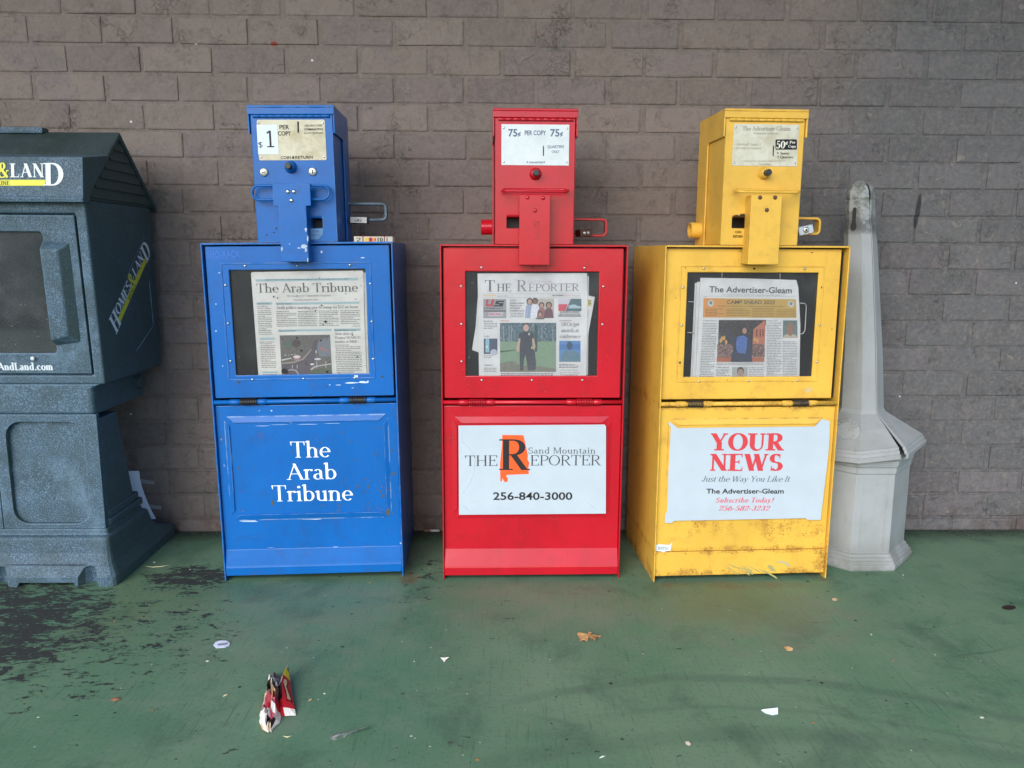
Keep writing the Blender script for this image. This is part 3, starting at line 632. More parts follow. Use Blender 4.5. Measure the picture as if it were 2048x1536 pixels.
    def rrect(x0, x1, z0, z1, r, n=4):
        out = []
        for cx, cz, a in ((x1-r, z1-r, 0), (x0+r, z1-r, 90), (x0+r, z0+r, 180), (x1-r, z0+r, 270)):
            for i in range(n+1): out.append((cx+r*cos(radians(a+90*i/n)), cz+r*sin(radians(a+90*i/n))))
        return out
    pr = rrect(px0, px1, pz0, pz1, .004 if not R else .0006)
    pl = MB().prism([(x, z) for x, z in pr], -.0013, -.0002, 'y').build('rate_plate', {'blue': M_PLB, 'red': M_PLR, 'yellow': M_PLY}[kind], t)
    for x in (px0+.0055, px1-.0055):
        for z in (pz0+.0075, pz1-.0085):
            if B and x < .21 and z > 1.15: MB().lathe([(.0016, 0), (.0016, -.0003)], (x, -.0013, z), 'y', 8).build('screw_hole', M_DARK, pl); continue
            m = MB(); rivet(m, x, z, -.0013, .0028, .0016); m.build('screw', M_STEEL, pl, smooth=True)
    # coin return button
    bx, bz = F.at(0, *{'blue': (582, 337), 'red': (1071, 348), 'yellow': (1528, 347)}[kind])
    MBb = MB().lathe([(.0155, 0), (.0150, -.002), (.0125, -.005), (.0115, -.013), (.010, -.015)], (bx, -.0002, bz), 'y', 20)
    cbn = MBb.build('coin_button', paintm, t, smooth=True)
    MB().lathe([(.0078, 0), (.0078, -.018), (.0068, -.0195)], (bx, -.0145, bz), 'y', 18).build('button_tip', M_BLACKSTEEL, cbn, bevel=.0006)
    if B:
        for lx, lz, tilt in ((.169, 1.066, 80), (.288, 1.067, 0)):
            lk = MB().lathe([(.0105, 0), (.0105, -.002), (.0088, -.0042), (.0082, -.0046)], (lx, -.0002, lz), 'y', 20).build('lock', plain('lock_nickel', (.55, .54, .50), .35, .7), cb, smooth=True)
            a = radians(tilt); m = MB(); m.face([(lx+.0045*sin(a)*s1+.0014*cos(a)*s2, -.0050, lz+.0045*cos(a)*s1-.0014*sin(a)*s2) for s1, s2 in ((-1, -1), (1, -1), (1, 1), (-1, 1))], M_DARK)
            m.build('keyhole', None, cb)
    # pull handle: wire loop and the strap that draws the door
    if B: lx0, lx1, lz0, lz1, lr = .1412, .3300, .9985, 1.0325, .0032
    elif R: lx0, lx1, lz0, lz1, lr = .1570, .3195, 1.0235, 1.0305, .0032
    else: lx0, lx1, lz0, lz1, lr = .1640, .3215, 1.0235, 1.0315, .0033
    pts = []
    if B:
        rr = (lz1-lz0)/2; vy = -.020
        for i in range(13): a = pi/2+pi*i/12; pts.append((lx0+rr+rr*cos(a), vy, (lz0+lz1)/2+rr*sin(a)))
        for i in range(13): a = -pi/2+pi*i/12; pts.append((lx1-rr+rr*cos(a), vy, (lz0+lz1)/2+rr*sin(a)))
    else:                                       # a loop lying almost level, its front edge towards the reader
        for i in range(13): a = pi/2+pi*i/12; pts.append((lx0+.016+.016*cos(a), -.024+.018*sin(a), (lz0+lz1)/2+(lz1-lz0)/2*sin(a)*1.0))
        for i in range(13): a = -pi/2+pi*i/12; pts.append((lx1-.016+.016*cos(a), -.024+.018*sin(a), (lz0+lz1)/2+(lz1-lz0)/2*sin(a)))
    MB().tube(pts, lr, 10, closed=True).build('handle_loop', paintm, t, smooth=True)
    vs = -.040
    if B:
        a0, _ = F.at(vs, 544, 370); a1, zt = F.at(vs, 620, 370); b0, zs = F.at(vs, 557, 414); b1, _ = F.at(vs, 612, 414); _, zb = F.at(vs, 590, 526)
        prof = [(a0, zt), (a0, zs), (b0, zs-.001), (b0, zb), (b1, zb), (b1, zs-.001), (a1, zs), (a1, zt)]
    else:
        x0, y0, x1, yb = (1039, 389, 1101, 530) if R else (1503, 390, 1565, 529)
        a0, zt = F.at(vs, x0, y0); a1, _ = F.at(vs, x1, y0); _, zb = F.at(vs, x0, yb); prof = [(a0, zt), (a0, zb), (a1, zb), (a1, zt)]
    m = MB(); m.prism(prof, vs, vs+.0035, 'y')
    la, lb = (b0, b1) if B else (a0, a1)
    m.prism([(vs+.0030, zt if not B else zs-.002), (vs+.0030, zb+.0005), (.006 if zb < .89 else 0, zb+.0005), (.006, .893), (-.0006, .897), (-.0006, zt if not B else zs-.002)], la+.0004, la+.0034)
    m.prism([(vs+.0030, zt if not B else zs-.002), (vs+.0030, zb+.0005), (.006, zb+.0005), (.006, .893), (-.0006, .897), (-.0006, zt if not B else zs-.002)], lb-.0034, lb-.0004)
    m.box(la+.003, lb-.003, vs+.003, .0, zb+.0006, zb+.0036)
    if B: m.box(a0+.001, a1-.001, vs+.003, -.018, zt-.004, zt-.0004)
    strap = m.build('handle_strap', paintm, t, bevel=.0016)
    for (x, y) in {'blue': ((576, 386), (588, 386), (583, 403.5)), 'red': ((1055, 395), (1086, 396), (1070, 421)), 'yellow': ((1520, 395), (1550, 395), (1533.5, 420))}[kind]:
        rx, rz = F.at(vs, x, y); m = MB(); rivet(m, rx, rz, vs-.0002, .0052, .0034)
        m.build('rivet', {'blue': M_STEEL, 'red': M_RED, 'yellow': plain('rusted_rivet', (.10, .06, .055), .5, .3)}[kind], strap, smooth=True)
    # padlock guard: a bent steel strap at the right of the coin box
    x0 = c1+.0055; gx, gt, gb = (774, 410, 446) if B else ((1213.5, 437, 473.5) if R else (1639, 435, 470)); L = F.at(.158, gx, gt)[0]-x0; z1 = F.at(.158, gx-15, gt)[1]; z0 = F.at(.158, gx-15, gb)[1]
    vv0, vv1 = .145, .172
    arcp = []
    rad = .013
    path = [(x0-.001, z1+.001)] + [(x0+L-rad+rad*sin(radians(a)), z1-rad+rad*cos(radians(a))) for a in range(0, 91, 15)] + [(x0+L-rad+rad*cos(radians(a)), z0+rad-rad*sin(radians(a))) for a in range(0, 91, 15)] + [(x0-.001, z0-.001)]
    m = MB(); tt = .0062; n = len(path); inner = []
    for i, (x, z) in enumerate(path):
        p0 = Vector(path[max(0, i-1)]); p1 = Vector(path[min(n-1, i+1)]); d = (p1-p0).normalized(); nr = Vector((d.y, -d.x)); inner.append((x+nr.x*tt, z+nr.y*tt))
    vsx = [(x, y, z) for y in (vv0, vv1) for (x, z) in path] + [(x, y, z) for y in (vv0, vv1) for (x, z) in inner]
    fs = []
    for i in range(n-1):
        fs += [(i, i+1, n+i+1, n+i), (2*n+i, 3*n+i, 3*n+i+1, 2*n+i+1), (i, 2*n+i, 2*n+i+1, i+1), (n+i, n+i+1, 3*n+i+1, 3*n+i)]
    fs += [(0, n, 3*n, 2*n), (n-1, 3*n-1, 4*n-1, 2*n-1)]
    m.raw(vsx, fs); m.build('padlock_guard', M_GUARD if B else paintm, t, bevel=.0012)
    if not B:                                   # tube at the left
        xx = c0-.0055; zc = .943 if R else .937
        m = MB(); ro, ri = .0205, .017
        if R: m.lathe([(ro, 0), (ro, -.029), (ro-.0018, -.031), (.001, -.031)], (xx, .155, zc), 'x', 22)
        else: m.lathe([(ro, .0), (ro, -.027), (ro+.0005, -.029), (ri, -.029), (ri, -.002)], (xx, .155, zc), 'x', 22)
        m.build('side_tube', paintm, t, smooth=False, bevel=.0008)
    return t, door, lp, pl, cb, strap, c0, c1, vd
def tone(name, c1, c2, sc_=60, rough=.7):
    n = NT(name); a_ = n.noise(n.coord(), sc_, 5, .65); n.set(Base_Color=n.mix(n.ramp(a_, .38, .62), c1, c2), Roughness=rough); n.bump(a_, .4, .002); return n.mat
def rag(x, z, r, rnd, n=9, sx=1.0, sz=1.0):     # irregular blot outline
    return [(x+r*sx*cos(2*pi*i/n)*rnd.uniform(.55, 1.25), z+r*sz*sin(2*pi*i/n)*rnd.uniform(.55, 1.25)) for i in range(n)]
M_GLASSB = glass_mat('fly_specked_glass', .045)
M_GUARD = tone('worn_dark_guard', (.05, .085, .11), (.13, .20, .26), 60, .5)
def place_v(v, sgn=-1): return lambda a, b, l: (a, v+sgn*l, b)

# ---- blue
tB, doorB, lpB, plB, cbB, stB, c0, c1, vdB = newspaper_box(FB, 'blue', M_BLUE, 'scuffed blue newspaper box with white stencilled newspaper name')
P = Print(lambda x, y: FB.at(.0105, x, y), place_v(.0105)); WH = ink(236, 244, 250, .6)
P.text('The', 581, 661, 917, 885, WH, T=11, t=4, sl=.7).text('Arab', 574, 675, 961, 929, WH, T=11, t=4, sl=.7).text('Tribune', 544, 706, 1004, 972, WH, T=11, t=4, sl=.7)
P.build('lettering', lpB)
def chips(F, v, parent, spots, mat, name='paint_chip'):
    P = Print(lambda x, y: F.at(v, x, y), place_v(v)); r = random.Random(3)
    for x, y, s, *e in spots: P.poly(rag(x, y, s, r, 9, *(e or (1, 1))), mat, 1)
    o = P.build(name, parent); o['kind'] = 'stuff'; return o
q = lambda cx, cy: (380+cx/3.84, 780+cy/3.84)
lo = [(1165,338,3.0), (1240,412,2.6), (1410,305,2), (1465,312,2.4), (1450,365,1.6), (1555,485,2.6), (1418,515,2), (1265,550,2.2), (1500,570,1.5), (1550,662,4,1.2,.8), (1575,655,3), (1348,698,3,.7,1.2), (1290,752,3), (1370,755,3.2,.8,1.2), (1358,795,2), (1460,795,3), (1485,828,3.6), (1520,855,3.6), (1580,895,2), (1520,955,6.5,.7,1.5), (1500,985,4,.6,1.2), (1560,960,2), (635,872,5,.8,1.3), (1148,900,4.5,.6,1.4), (1140,940,3,1.3,.6), (1105,960,2), (1020,895,3,2,.4), (1165,720,2.2), (790,487,2.2,.7,1.6), (370,600,2.6), (800,570,1.5), (410,445,1.6), (415,665,1.6), (340,925,3), (1005,410,2.4,1.6,.6), (1240,685,1.3), (1375,880,1.6), (1275,965,1.4), (915,960,1.4), (1562,160,2.2), (1560,480,1.6), (1605,300,2), (1505,1265,2), (290,1252,3), (1215,765,2), (520,318,1.2)]
chips(FB, .0105, lpB, [(*q(a, b), c*.8, *e) for a, b, c, *e in lo], ink(86, 84, 74, .8))
chips(FB, .0105, lpB, [(*q(a, b), c*.6, *e) for a, b, c, *e in [(627,165,3.6,.9,1.1), (775,258,1.6), (535,162,1.2), (900,272,9,4.0,.10), (700,272,8,4,.10), (560,280,8,3.4,.1), (1090,268,8,4,.1), (450,1005,11,3.6,.5), (700,990,8,4,.16), (950,1000,9,4,.2), (1150,985,9,4,.14), (1400,990,8,3,.35), (322,560,8,.12,4), (330,740,6,.14,4), (1615,825,2,.8,1.5), (1613,545,1.6), (1620,1010,2), (1620,1192,3.4), (620,1215,3,4,.2), (860,1228,5,6,.2), (1120,1215,4,3,.3), (240,380,2,.6,1.6), (262,580,2,.6,2)]], M_WEAR, 'paint_scratch')
qd = lambda cx, cy: (380+cx/4.042, 480+cy/4.042)
chips(FB, vdB-.0003, doorB, [(*qd(a, b), c*.7, *e) for a, b, c, *e in [(1345,1118,5.5,1.1,.9), (1488,970,4,.7,1.3), (1300,1170,6,3.2,.35), (1400,1165,6,2.6,.5), (1440,1158,3), (1200,1185,3,3,.3), (1130,1183,2), (210,518,2.2), (210,737,2.4), (238,266,2,2,.6), (1065,108,3,1,1.2), (1400,160,3,2,.5), (265,1020,1.5), (1315,1210,2,2,.5), (560,1385,1.4)]], ink(205, 220, 236, .7), 'paint_scratch')
chips(FB, vdB-.0003, doorB, [(*qd(a, b), c*.7, *e) for a, b, c, *e in [(395,1155,3.6,1,1), (1555,1123,3.4,1.4,.8), (1640,1115,2), (975,1260,2,.8,1.4), (1110,1195,3,1.2,.7), (985,182,3,1.6,.5)]], ink(70, 70, 62, .8))
P = Print(lambda x, y: FB.at(vdB, x, y), place_v(vdB-.0001)); EM = plain('embossed_blue', (.012, .15, .60), .4)
P.text('SHO-RACK', 414, 481, 515, 502, EM, 'sans', bold=.5); P.rect(414, 514, 442, 515.2, EM); P.text('BY KASPAR', 426, 472, 520, 515.5, EM, 'sans'); P.build('embossed_maker_mark', doorB)
qs = lambda cx, cy: (380+cx/4.267, 200+cy/4.267)
chips(FB, -.0402, stB, [(*qs(a, b), c*.7, *e) for a, b, c, *e in [(990,1120,5,.7,1.5), (1005,1200,4,.5,2.4), (970,1265,6,1.6,1.0), (930,1275,3,1.6,.6), (990,1290,5,.6,2), (785,1280,4,.7,1.4), (850,1240,2), (1005,1375,4,.5,2)]], M_WEAR, 'paint_scratch')
chips(FB, -.0002, cbB, [(*qs(a, b), c*.7, *e) for a, b, c, *e in [(738,1105,3.5,.6,1.5), (715,1140,2.4), (655,1162,2.4), (748,985,1.6)]], ink(60, 62, 70, .8))
# rate plate print
P = Print(lambda x, y: FB.at(-.0013, x, y), place_v(-.0013)); BK = ink(46, 46, 46)
def pt(o, s): return lambda cx, cy: (o[0]+cx/s, o[1]+cy/s)
g = pt((380, 200), 4.267)
def tx(P, g, txt, cx0, cx1, cb, cc, mat, font='serif', cb2=None, **kw):
    x0, yb = g(cx0, cb); x1, yb2 = g(cx1, cb if cb2 is None else cb2); _, yc = g(cx0, cc); return P.text(txt, x0, x1, yb, yc, mat, font, yb2=yb2, **kw)
tx(P, g, 'PER', 765, 848, 260, 222, ink(60, 58, 50), 'sans', bold=1.2); tx(P, g, 'COPY', 752, 864, 313, 275, ink(60, 58, 50), 'sans', bold=1.2)
tx(P, g, 'USE ANY COIN', 980, 1125, 240, 222, ink(96, 92, 78), 'sans', bold=1.5); tx(P, g, 'COMBINATION', 975, 1135, 272, 254, ink(70, 68, 58), 'sans', bold=2); tx(P, g, 'DO NOT USE PENNIES', 975, 1136, 302, 288, ink(110, 106, 92), 'sans', bold=1)
tx(P, g, 'COIN', 775, 862, 514, 488, ink(52, 50, 44), 'sans', bold=1); tx(P, g, 'RETURN', 900, 1048, 514, 488, ink(52, 50, 44), 'sans', bold=1)
P.ell(*g(881, 502), 2.0, 3.0, ink(52, 50, 44), 3); P.poly([g(917, 195), (g(929, 195)), g(931, 290), g(919, 290)], ink(12, 12, 12), 3)
P.build('lettering', plB)
P = Print(lambda x, y: FB.at(-.0017, x, y), place_v(-.0017))
P.poly([g(568, 220), g(745, 218), g(758, 470), g(583, 470)], ink(222, 232, 242), 1)
tx(P, g, '1', 645, 722, 412, 270, ink(52, 52, 54), T=8.5, t=8, sl=1.3); tx(P, g, '$', 585, 622, 412, 362, ink(66, 66, 68), 'sans', bold=-1.2)
P.build('price_sheet', plB)
P = Print(lambda x, y: FB.at(-.0002, x, y), place_v(-.0002)); P.poly([g(1030, 1112), g(1135, 1110), g(1132, 1165), g(1095, 1200), g(1032, 1202)], ink(110, 150, 190), 1)
tx(P, g, 'COIN', 1045, 1105, 1140, 1125, ink(70, 110, 170), 'sans', bold=1); tx(P, g, 'RETURN', 1040, 1125, 1172, 1158, ink(70, 110, 170), 'sans', bold=1); P.build('worn_sticker', cbB)

# ---- red
tR, doorR, lpR, plR, cbR, stR, c0, c1, vdR = newspaper_box(FR, 'red', M_RED, 'glossy red newspaper box with a white phone number sticker on it')
def sticker(F, v, pts, name, parent, wav=.0005, seed=1):
    m = MB(); r = random.Random(seed); a = [F.at(v, *p) for p in pts]
    cx = sum(p[0] for p in a)/len(a); cz = sum(p[1] for p in a)/len(a)
    m.prism(a, v-.0005, v, 'y'); return m.build(name, M_STICK, parent)
vp = .0045
po = sticker(FR, vp, [(917, 851), (918, 1029.5), (1211.5, 1027), (1212, 853), (1209, 849)], 'poster', tR)
P = Print(lambda x, y: FR.at(vp-.0005, x, y), place_v(vp-.0005)); g = pt((860, 780), 3.84); OR = ink(240, 96, 44); DK = ink(44, 44, 46)
P.poly([g(*p) for p in [(555,345),(718,347),(752,500),(749,530),(762,560),(755,600),(760,645),(590,652),(585,665),(598,680),(595,705),(575,708),(562,690),(555,678),(552,705),(540,698),(538,560),(553,420)]], OR, 1)
tx(P, g, 'R', 533, 765, 614, 378, DK, T=15, t=4.5, sl=1.0, lay=3)
tx(P, g, 'THE', 266, 518, 583, 503, ink(70, 70, 74), T=8, t=3.6, sl=.7, lay=4, cb2=581); tx(P, g, 'EPORTER', 765, 1310, 579, 500, ink(70, 70, 74), T=8, t=3.6, sl=.7, lay=4, cb2=577)
tx(P, g, 'Sand Mountain', 752, 1270, 488, 440, ink(86, 86, 90), T=8, t=4, sl=.7, lay=4, track=7)
tx(P, g, '256-840-3000', 485, 1092, 842, 782, ink(38, 38, 40), 'sans', lay=4, bold=1.5)
P.build('lettering', po)
                                               # creases in the vinyl: low folds of the same sheet
for pts, hgt in (([(262,280),(240,330),(250,400),(310,450),(345,520),(335,640),(300,720),(240,810)], .0010), ([(1350,440),(1310,500),(1290,545)], .0012), ([(1352,500),(1300,560)], .0009), ([(1100,812),(1210,865),(1290,925)], .0008), ([(225,900),(260,890),(295,920)], .0011), ([(1290,915),(1345,905)], .0014), ([(300,690),(310,840),(380,880)], .0006)):
    q3 = [(lambda ab: (ab[0], vp-.0003, ab[1]))(FR.at(vp, *g(*p))) for p in pts]; MB().tube(q3, [hgt*.25]+[hgt]*(len(q3)-2)+[hgt*.25], 6).build('crease', M_STICK, po, smooth=True)
P = Print(lambda x, y: FR.at(-.0013, x, y), place_v(-.0013)); g = pt((860, 200), 4.267); BL_ = ink(96, 112, 136)
for a, b, c in ((668, 745, 750), (1026, 1104, 1110)): tx(P, g, '75', a, b, 310, 246, BL_, 'sans', bold=2); tx(P, g, '¢', c, c+24, 303, 265, BL_, 'sans', bold=2)
tx(P, g, 'PER COPY', 808, 990, 300, 258, BL_, 'sans', bold=1.5); tx(P, g, 'QUARTERS', 1000, 1143, 410, 385, ink(120, 136, 154), 'sans', bold=1.5); tx(P, g, 'ONLY', 1037, 1105, 453, 428, ink(120, 136, 154), 'sans', bold=1.5)
tx(P, g, 'COIN RETURN', 845, 962, 540, 525, ink(96, 108, 124), 'sans', bold=1.5)
for x in (830, 974): P.poly([g(x-6, 524), g(x+6, 524), g(x, 541)], ink(50, 50, 54), 3)
P.poly([g(964, 392), g(972, 392), g(972, 478), g(964, 478)], ink(14, 14, 14), 3); P.build('lettering', plR)
P = Print(lambda x, y: FR.at(-.0401, x, y), place_v(-.0401)); g = pt((950, 400), 7.062); DR = plain('scratched_red', (.20, .006, .012), .45)
for a in ([(832,305),(920,308),(915,322),(835,314)], [(905,318),(922,420),(912,415),(898,320)], [(820,352),(868,335),(870,342),(824,362)], [(868,345),(858,390),(850,392),(860,345)], [(880,400),(850,430),(855,432),(884,404)], [(890,430),(898,520),(893,520),(886,432)], [(835,552),(928,540),(928,545),(836,557)]): P.poly([g(*p) for p in a], DR, 1)
P.build('scratch', stR)

# ---- yellow
tY, doorY, lpY, plY, cbY, stY, c0, c1, vdY = newspaper_box(FY, 'yellow', M_YEL, 'rusty yellow newspaper box with a white poster taped on it')
g = pt((1240, 780), 3.84)
po = sticker(FY, vp, [g(*p) for p in [(375,240),(392,252),(445,292),(1495,280),(1550,222),(1612,238),(1606,420),(1592,560),(1540,997),(1440,997),(1425,984),(420,1004),(395,1022),(344,1020),(346,955),(362,935),(372,640),(390,290),(372,262)]], 'poster', tY)
P = Print(lambda x, y: FY.at(vp-.0005, x, y), place_v(vp-.0005)); RD = ink(204, 66, 74); RD2 = ink(214, 96, 112)
tx(P, g, 'YOUR', 697, 1262, 464, 332, RD, T=22, t=7, sl=1.1, slab=8, lay=3); tx(P, g, 'NEWS', 686, 1255, 620, 490, RD, T=22, t=7, sl=1.1, slab=8, lay=3)
tx(P, g, 'Just the Way You Like It', 625, 1298, 703, 660, ink(84, 94, 104), T=9, t=4, sl=.6, slant=.22, lay=3)
tx(P, g, 'The Advertiser-Gleam', 662, 1256, 794, 756, ink(38, 42, 46), 'sans', bold=1.8, lay=3)
tx(P, g, 'Subscribe Today!', 730, 1176, 864, 826, RD2, T=16, t=5, sl=.8, slant=.24, lay=3, track=5); tx(P, g, '256-582-3232', 752, 1144, 926, 888, RD2, T=17, t=5, sl=.8, slant=.24, lay=3)
P.build('lettering', po)
P = Print(lambda x, y: FY.at(.0100, x, y), place_v(.0100))
P.poly([g(*p) for p in [(275,1188),(300,1184),(380,1190),(402,1168),(392,1200),(388,1232),(345,1240),(335,1248),(310,1238),(278,1236),(270,1215)]], ink(218, 226, 228), 1)
P.lines(*[q for q in (lambda a, b: (a[0], b[0], a[1], b[1]))(g(292, 1203), g(372, 1224))], 1.3, ink(90, 96, 110), 2); P.build('torn_sticker', tY)
P = Print(lambda x, y: FY.at(.0068, x, y), place_v(.0068)); GP = plain('smeared_green_paint', (.36, .34, .13), .6)
rr = random.Random(11)
for i in range(11):                              # dragged brush marks of the floor's green
    a = rr.uniform(755, 1060); L_ = rr.uniform(50, 150); y = 1325+rr.uniform(0, 45)+(a-755)*.06
    P.poly([g(a, y), g(a+L_*.5, y+L_*.14), g(a+L_, y+L_*.42), g(a+L_*.95, y+L_*.42+6), g(a+L_*.5, y+L_*.14+rr.uniform(4, 9))], GP, 1+i*.12)
P.poly([g(*p) for p in [(1135,1340),(1165,1348),(1185,1375),(1195,1395),(1160,1388),(1140,1365)]], GP, 5)
P.poly([g(*p) for p in [(1200,1316),(1240,1310),(1290,1328),(1308,1358),(1285,1352),(1262,1330),(1225,1322),(1205,1328)]], ink(180, 176, 140), 5); P.build('paint_smear', tY)
P = Print(lambda x, y: FY.at(-.0013, x, y), place_v(-.0013)); g = pt((1240, 200), 4.267); GY = ink(132, 128, 118)
tx(P, g, 'The Advertiser-Gleam', 1042, 1455, 262, 224, GY, T=10, t=4, sl=.8); tx(P, g, 'Wednesday & Saturday', 1140, 1360, 292, 274, ink(158, 154, 140), T=11, t=5, sl=.6)
tx(P, g, "Marshall County's", 990, 1198, 386, 366, ink(158, 154, 138), T=10, t=4, slant=.24); tx(P, g, 'Favorite Newspaper', 982, 1210, 418, 400, ink(158, 154, 138), T=10, t=4, slant=.24)
rb_ = []
for cx, cy, a in ((1498, 348, -90), (1498, 412, 0), (1338, 412, 90), (1338, 348, 180)):
    for i in range(5): th = radians(a+90*i/4); rb_.append(g(cx+12*cos(th), cy+12*sin(th)))
P.poly(rb_, ink(34, 36, 40), 2); CW = ink(226, 224, 210)
tx(P, g, '50', 1330, 1408, 414, 350, CW, T=19, t=6, sl=.8, lay=4); tx(P, g, '¢', 1408, 1432, 378, 350, CW, 'sans', bold=2, lay=4)
tx(P, g, 'Per', 1446, 1497, 372, 350, CW, T=19, t=7, lay=4); tx(P, g, 'Copy', 1434, 1504, 406, 384, CW, T=19, t=7, lay=4)
tx(P, g, 'Insert', 1368, 1446, 464, 444, ink(70, 68, 62), T=19, t=7); tx(P, g, '2 Quarters', 1340, 1478, 497, 476, ink(70, 68, 62), T=18, t=6)
P.poly([g(1334, 452), g(1352, 446), g(1352, 460)], ink(40, 40, 40), 3); P.poly([g(1304, 392), g(1314, 392), g(1310, 480), g(1302, 480)], ink(14, 14, 14), 3)
tx(P, g, 'Property of the Advertiser-Gleam 256-582-3232', 1050, 1410, 526, 512, ink(170, 164, 146), T=12, t=5); tx(P, g, 'Coin Return', 1185, 1285, 556, 540, ink(160, 156, 140), T=13, t=5)
P.build('lettering', plY)
P = Print(lambda x, y: FY.at(-.0002, x, y), place_v(-.0002)); tx(P, g, 'COIN', 981, 1033, 1136, 1116, ink(72, 58, 26), 'sans', bold=3); tx(P, g, 'RETURN', 964, 1046, 1174, 1153, ink(72, 58, 26), 'sans', bold=3); P.build('lettering', cbY)
P = Print(lambda x, y: FY.at(-.0003, x, y), place_v(-.0003))
P.poly([g(*p) for p in [(968,992),(980,982),(1000,980),(1018,988),(1030,972),(1060,970),(1072,985),(1072,996),(968,998)]], ink(58, 48, 40, .9), 1); P.build('bare_metal_patch', cbY)
qy = pt((1240, 480), 4.042)
chips(FY, vdY-.0003, doorY, [(*qy(a, b), c*.6, *e) for a, b, c, *e in [(1553,102,3,1.2,.9), (450,468,1.6), (1712,722,2), (868,1133,1.8), (1392,1148,2), (1005,85,4,.5,2), (975,90,3,1.6,.5), (1000,192,6,2.2,.4), (530,225,2), (580,1245,1.4)]], ink(92, 66, 40, .85))
P = Print(lambda x, y: FY.at(vdY, x, y), place_v(vdY-.0002)); P.poly(rag(*qy(1525, 1212), 6, random.Random(4), 9, 1.4, .9), plain('faded_rub', (.62, .45, .22), .6), 1); P.build('rubbed_patch', doorY)

# ------------------------------------------------------------------ newspapers behind the windows
def photo_mat(name, cols, scale, dist=.6, stretch=(1, 1, 1)):
    n = NT(name); c = n.scaled(n.coord(), *stretch); a = n.noise(c, scale, 6, .7, dist); b = n.noise(c, scale*2.7, 4, .7)
    f = n.m('ADD', n.m('MULTIPLY', a, .65), n.m('MULTIPLY', b, .35)); col = S(*cols[0])
    for i, k in enumerate(cols[1:]):
        lo = .38+.24*i/max(1, len(cols)-1); col = n.mix(n.ramp(f, lo, lo+.06), col, S(*k))
    n.set(Base_Color=col, Roughness=.7); return n.mat
def newspaper(F, v, outline, label, mat, under=(), back=.010):
    t = thing('newspaper', label, 'newspaper', F.A + F.u*.24 + F.v*v, F.ang, 'front pages in the box windows'); t.rotation_euler[1] = -F.lean
    off = Vector((.24, v, 0)); m = MB()
    def loc(pts, vv): return [(lambda ab: (ab[0]-.24, ab[1]))(F.at(vv, *p)) for p in pts]
    m.prism(loc(outline, v), 0, .0035, 'y'); m.build('front_page', mat, t, bevel=.0008)
    for i, (o2, dv) in enumerate(under): MB().prism(loc(o2, v+dv), dv, dv+.002, 'y').build('inside_page', mat, t, bevel=.0005)
    return t, (lambda x, y: (lambda ab: (ab[0]-.24, ab[1]))(F.at(v, x, y))), (lambda a, b, l: (a, -l-.0001, b))
G1 = ink(92, 92, 94); G2 = ink(126, 126, 126); G3 = ink(152, 152, 150); TEAL = ink(164, 190, 196)
# Arab Tribune
v = .019
t, to, pl = newspaper(FB, v, [(501.5,545.5), (504,542.5), (725,542.5), (727,546), (729,640), (734,756), (517,756), (509,645)], 'faded front page with a road photograph in the blue box window', M_PAPERY,
    [([(505,548), (732,547), (738,756), (520,756)], .004), ([(510,552), (735,551), (742,756), (524,756)], .008)])
P = Print(to, pl); a = pt((500, 535), 8.192); b = pt((500, 645), 8.192)
def R4(P, g, x0, y0, x1, y1, mat, lay=1, sh=0.0): P.poly([g(x0+sh*(y1-y0), y1), g(x1+sh*(y1-y0), y1), g(x1, y0), g(x0, y0)], mat, lay)
R4(P, a, 92, 182, 1772, 222, TEAL); P.lines(*[q for q in (a(250, 0)[0], a(1620, 0)[0], a(0, 190)[1], a(0, 212)[1])], 3.2, ink(90, 120, 126), 2, .5)
tx(P, a, 'The Arab Tribune', 105, 1768, 404, 254, ink(100, 100, 100), T=11, t=4, sl=.9, lay=3, cb2=408)
tx(P, a, 'The Ledger of Community Progress', 590, 1320, 476, 444, G2, T=10, t=5, slant=.22); tx(P, a, 'Thursday, June 8, 2023', 708, 1112, 540, 514, G2, T=11, t=6); tx(P, a, '$1', 1712, 1752, 542, 514, G2, T=11, t=6)
R4(P, a, 108, 560, 364, 600, TEAL); R4(P, a, 422, 570, 1792, 606, TEAL); tx(P, a, 'Arab City Council', 430, 680, 600, 578, ink(80, 105, 112), T=14, t=7, lay=3); tx(P, a, 'Arab City Parks', 120, 330, 594, 572, ink(80, 105, 112), T=14, t=7, lay=3)
tx(P, a, 'City Park and', 115, 292, 638, 616, G1, T=15, t=7); tx(P, a, "Farmer's Market", 115, 342, 670, 650, G1, T=15, t=7)
tx(P, a, 'Arab police starting pay to jump to $17 an hour', 435, 1775, 676, 630, ink(96, 96, 98), T=12, t=5, lay=3)
x0, y0 = a(120, 695); P.lines(x0, a(350, 0)[0], y0, b(0, 190)[1], 3.6, G2, 2, .42, .055)
for cx0, cx1 in ((430, 760), (782, 1100), (1128, 1450), (1480, 1800)): P.lines(a(cx0, 0)[0], a(cx1, 0)[0], a(0, 712)[1], b(0, 62 if cx0 < 1400 else 20)[1], 3.6, G2, 2, .42, .03)
tx(P, b, 'Please see', 1690, 1800, 56, 40, G2, T=14, t=7); tx(P, b, 'Pay, Page 10', 1670, 1806, 80, 64, G2, T=14, t=7)
R4(P, b, 460, 110, 1338, 146, TEAL); tx(P, b, '75th and Arad Street', 468, 750, 142, 120, ink(80, 105, 112), T=14, t=7, lay=3); R4(P, b, 1380, 108, 1812, 150, TEAL); tx(P, b, 'Marshall Medical Centers', 1388, 1740, 144, 120, ink(80, 105, 112), T=14, t=7, lay=3)
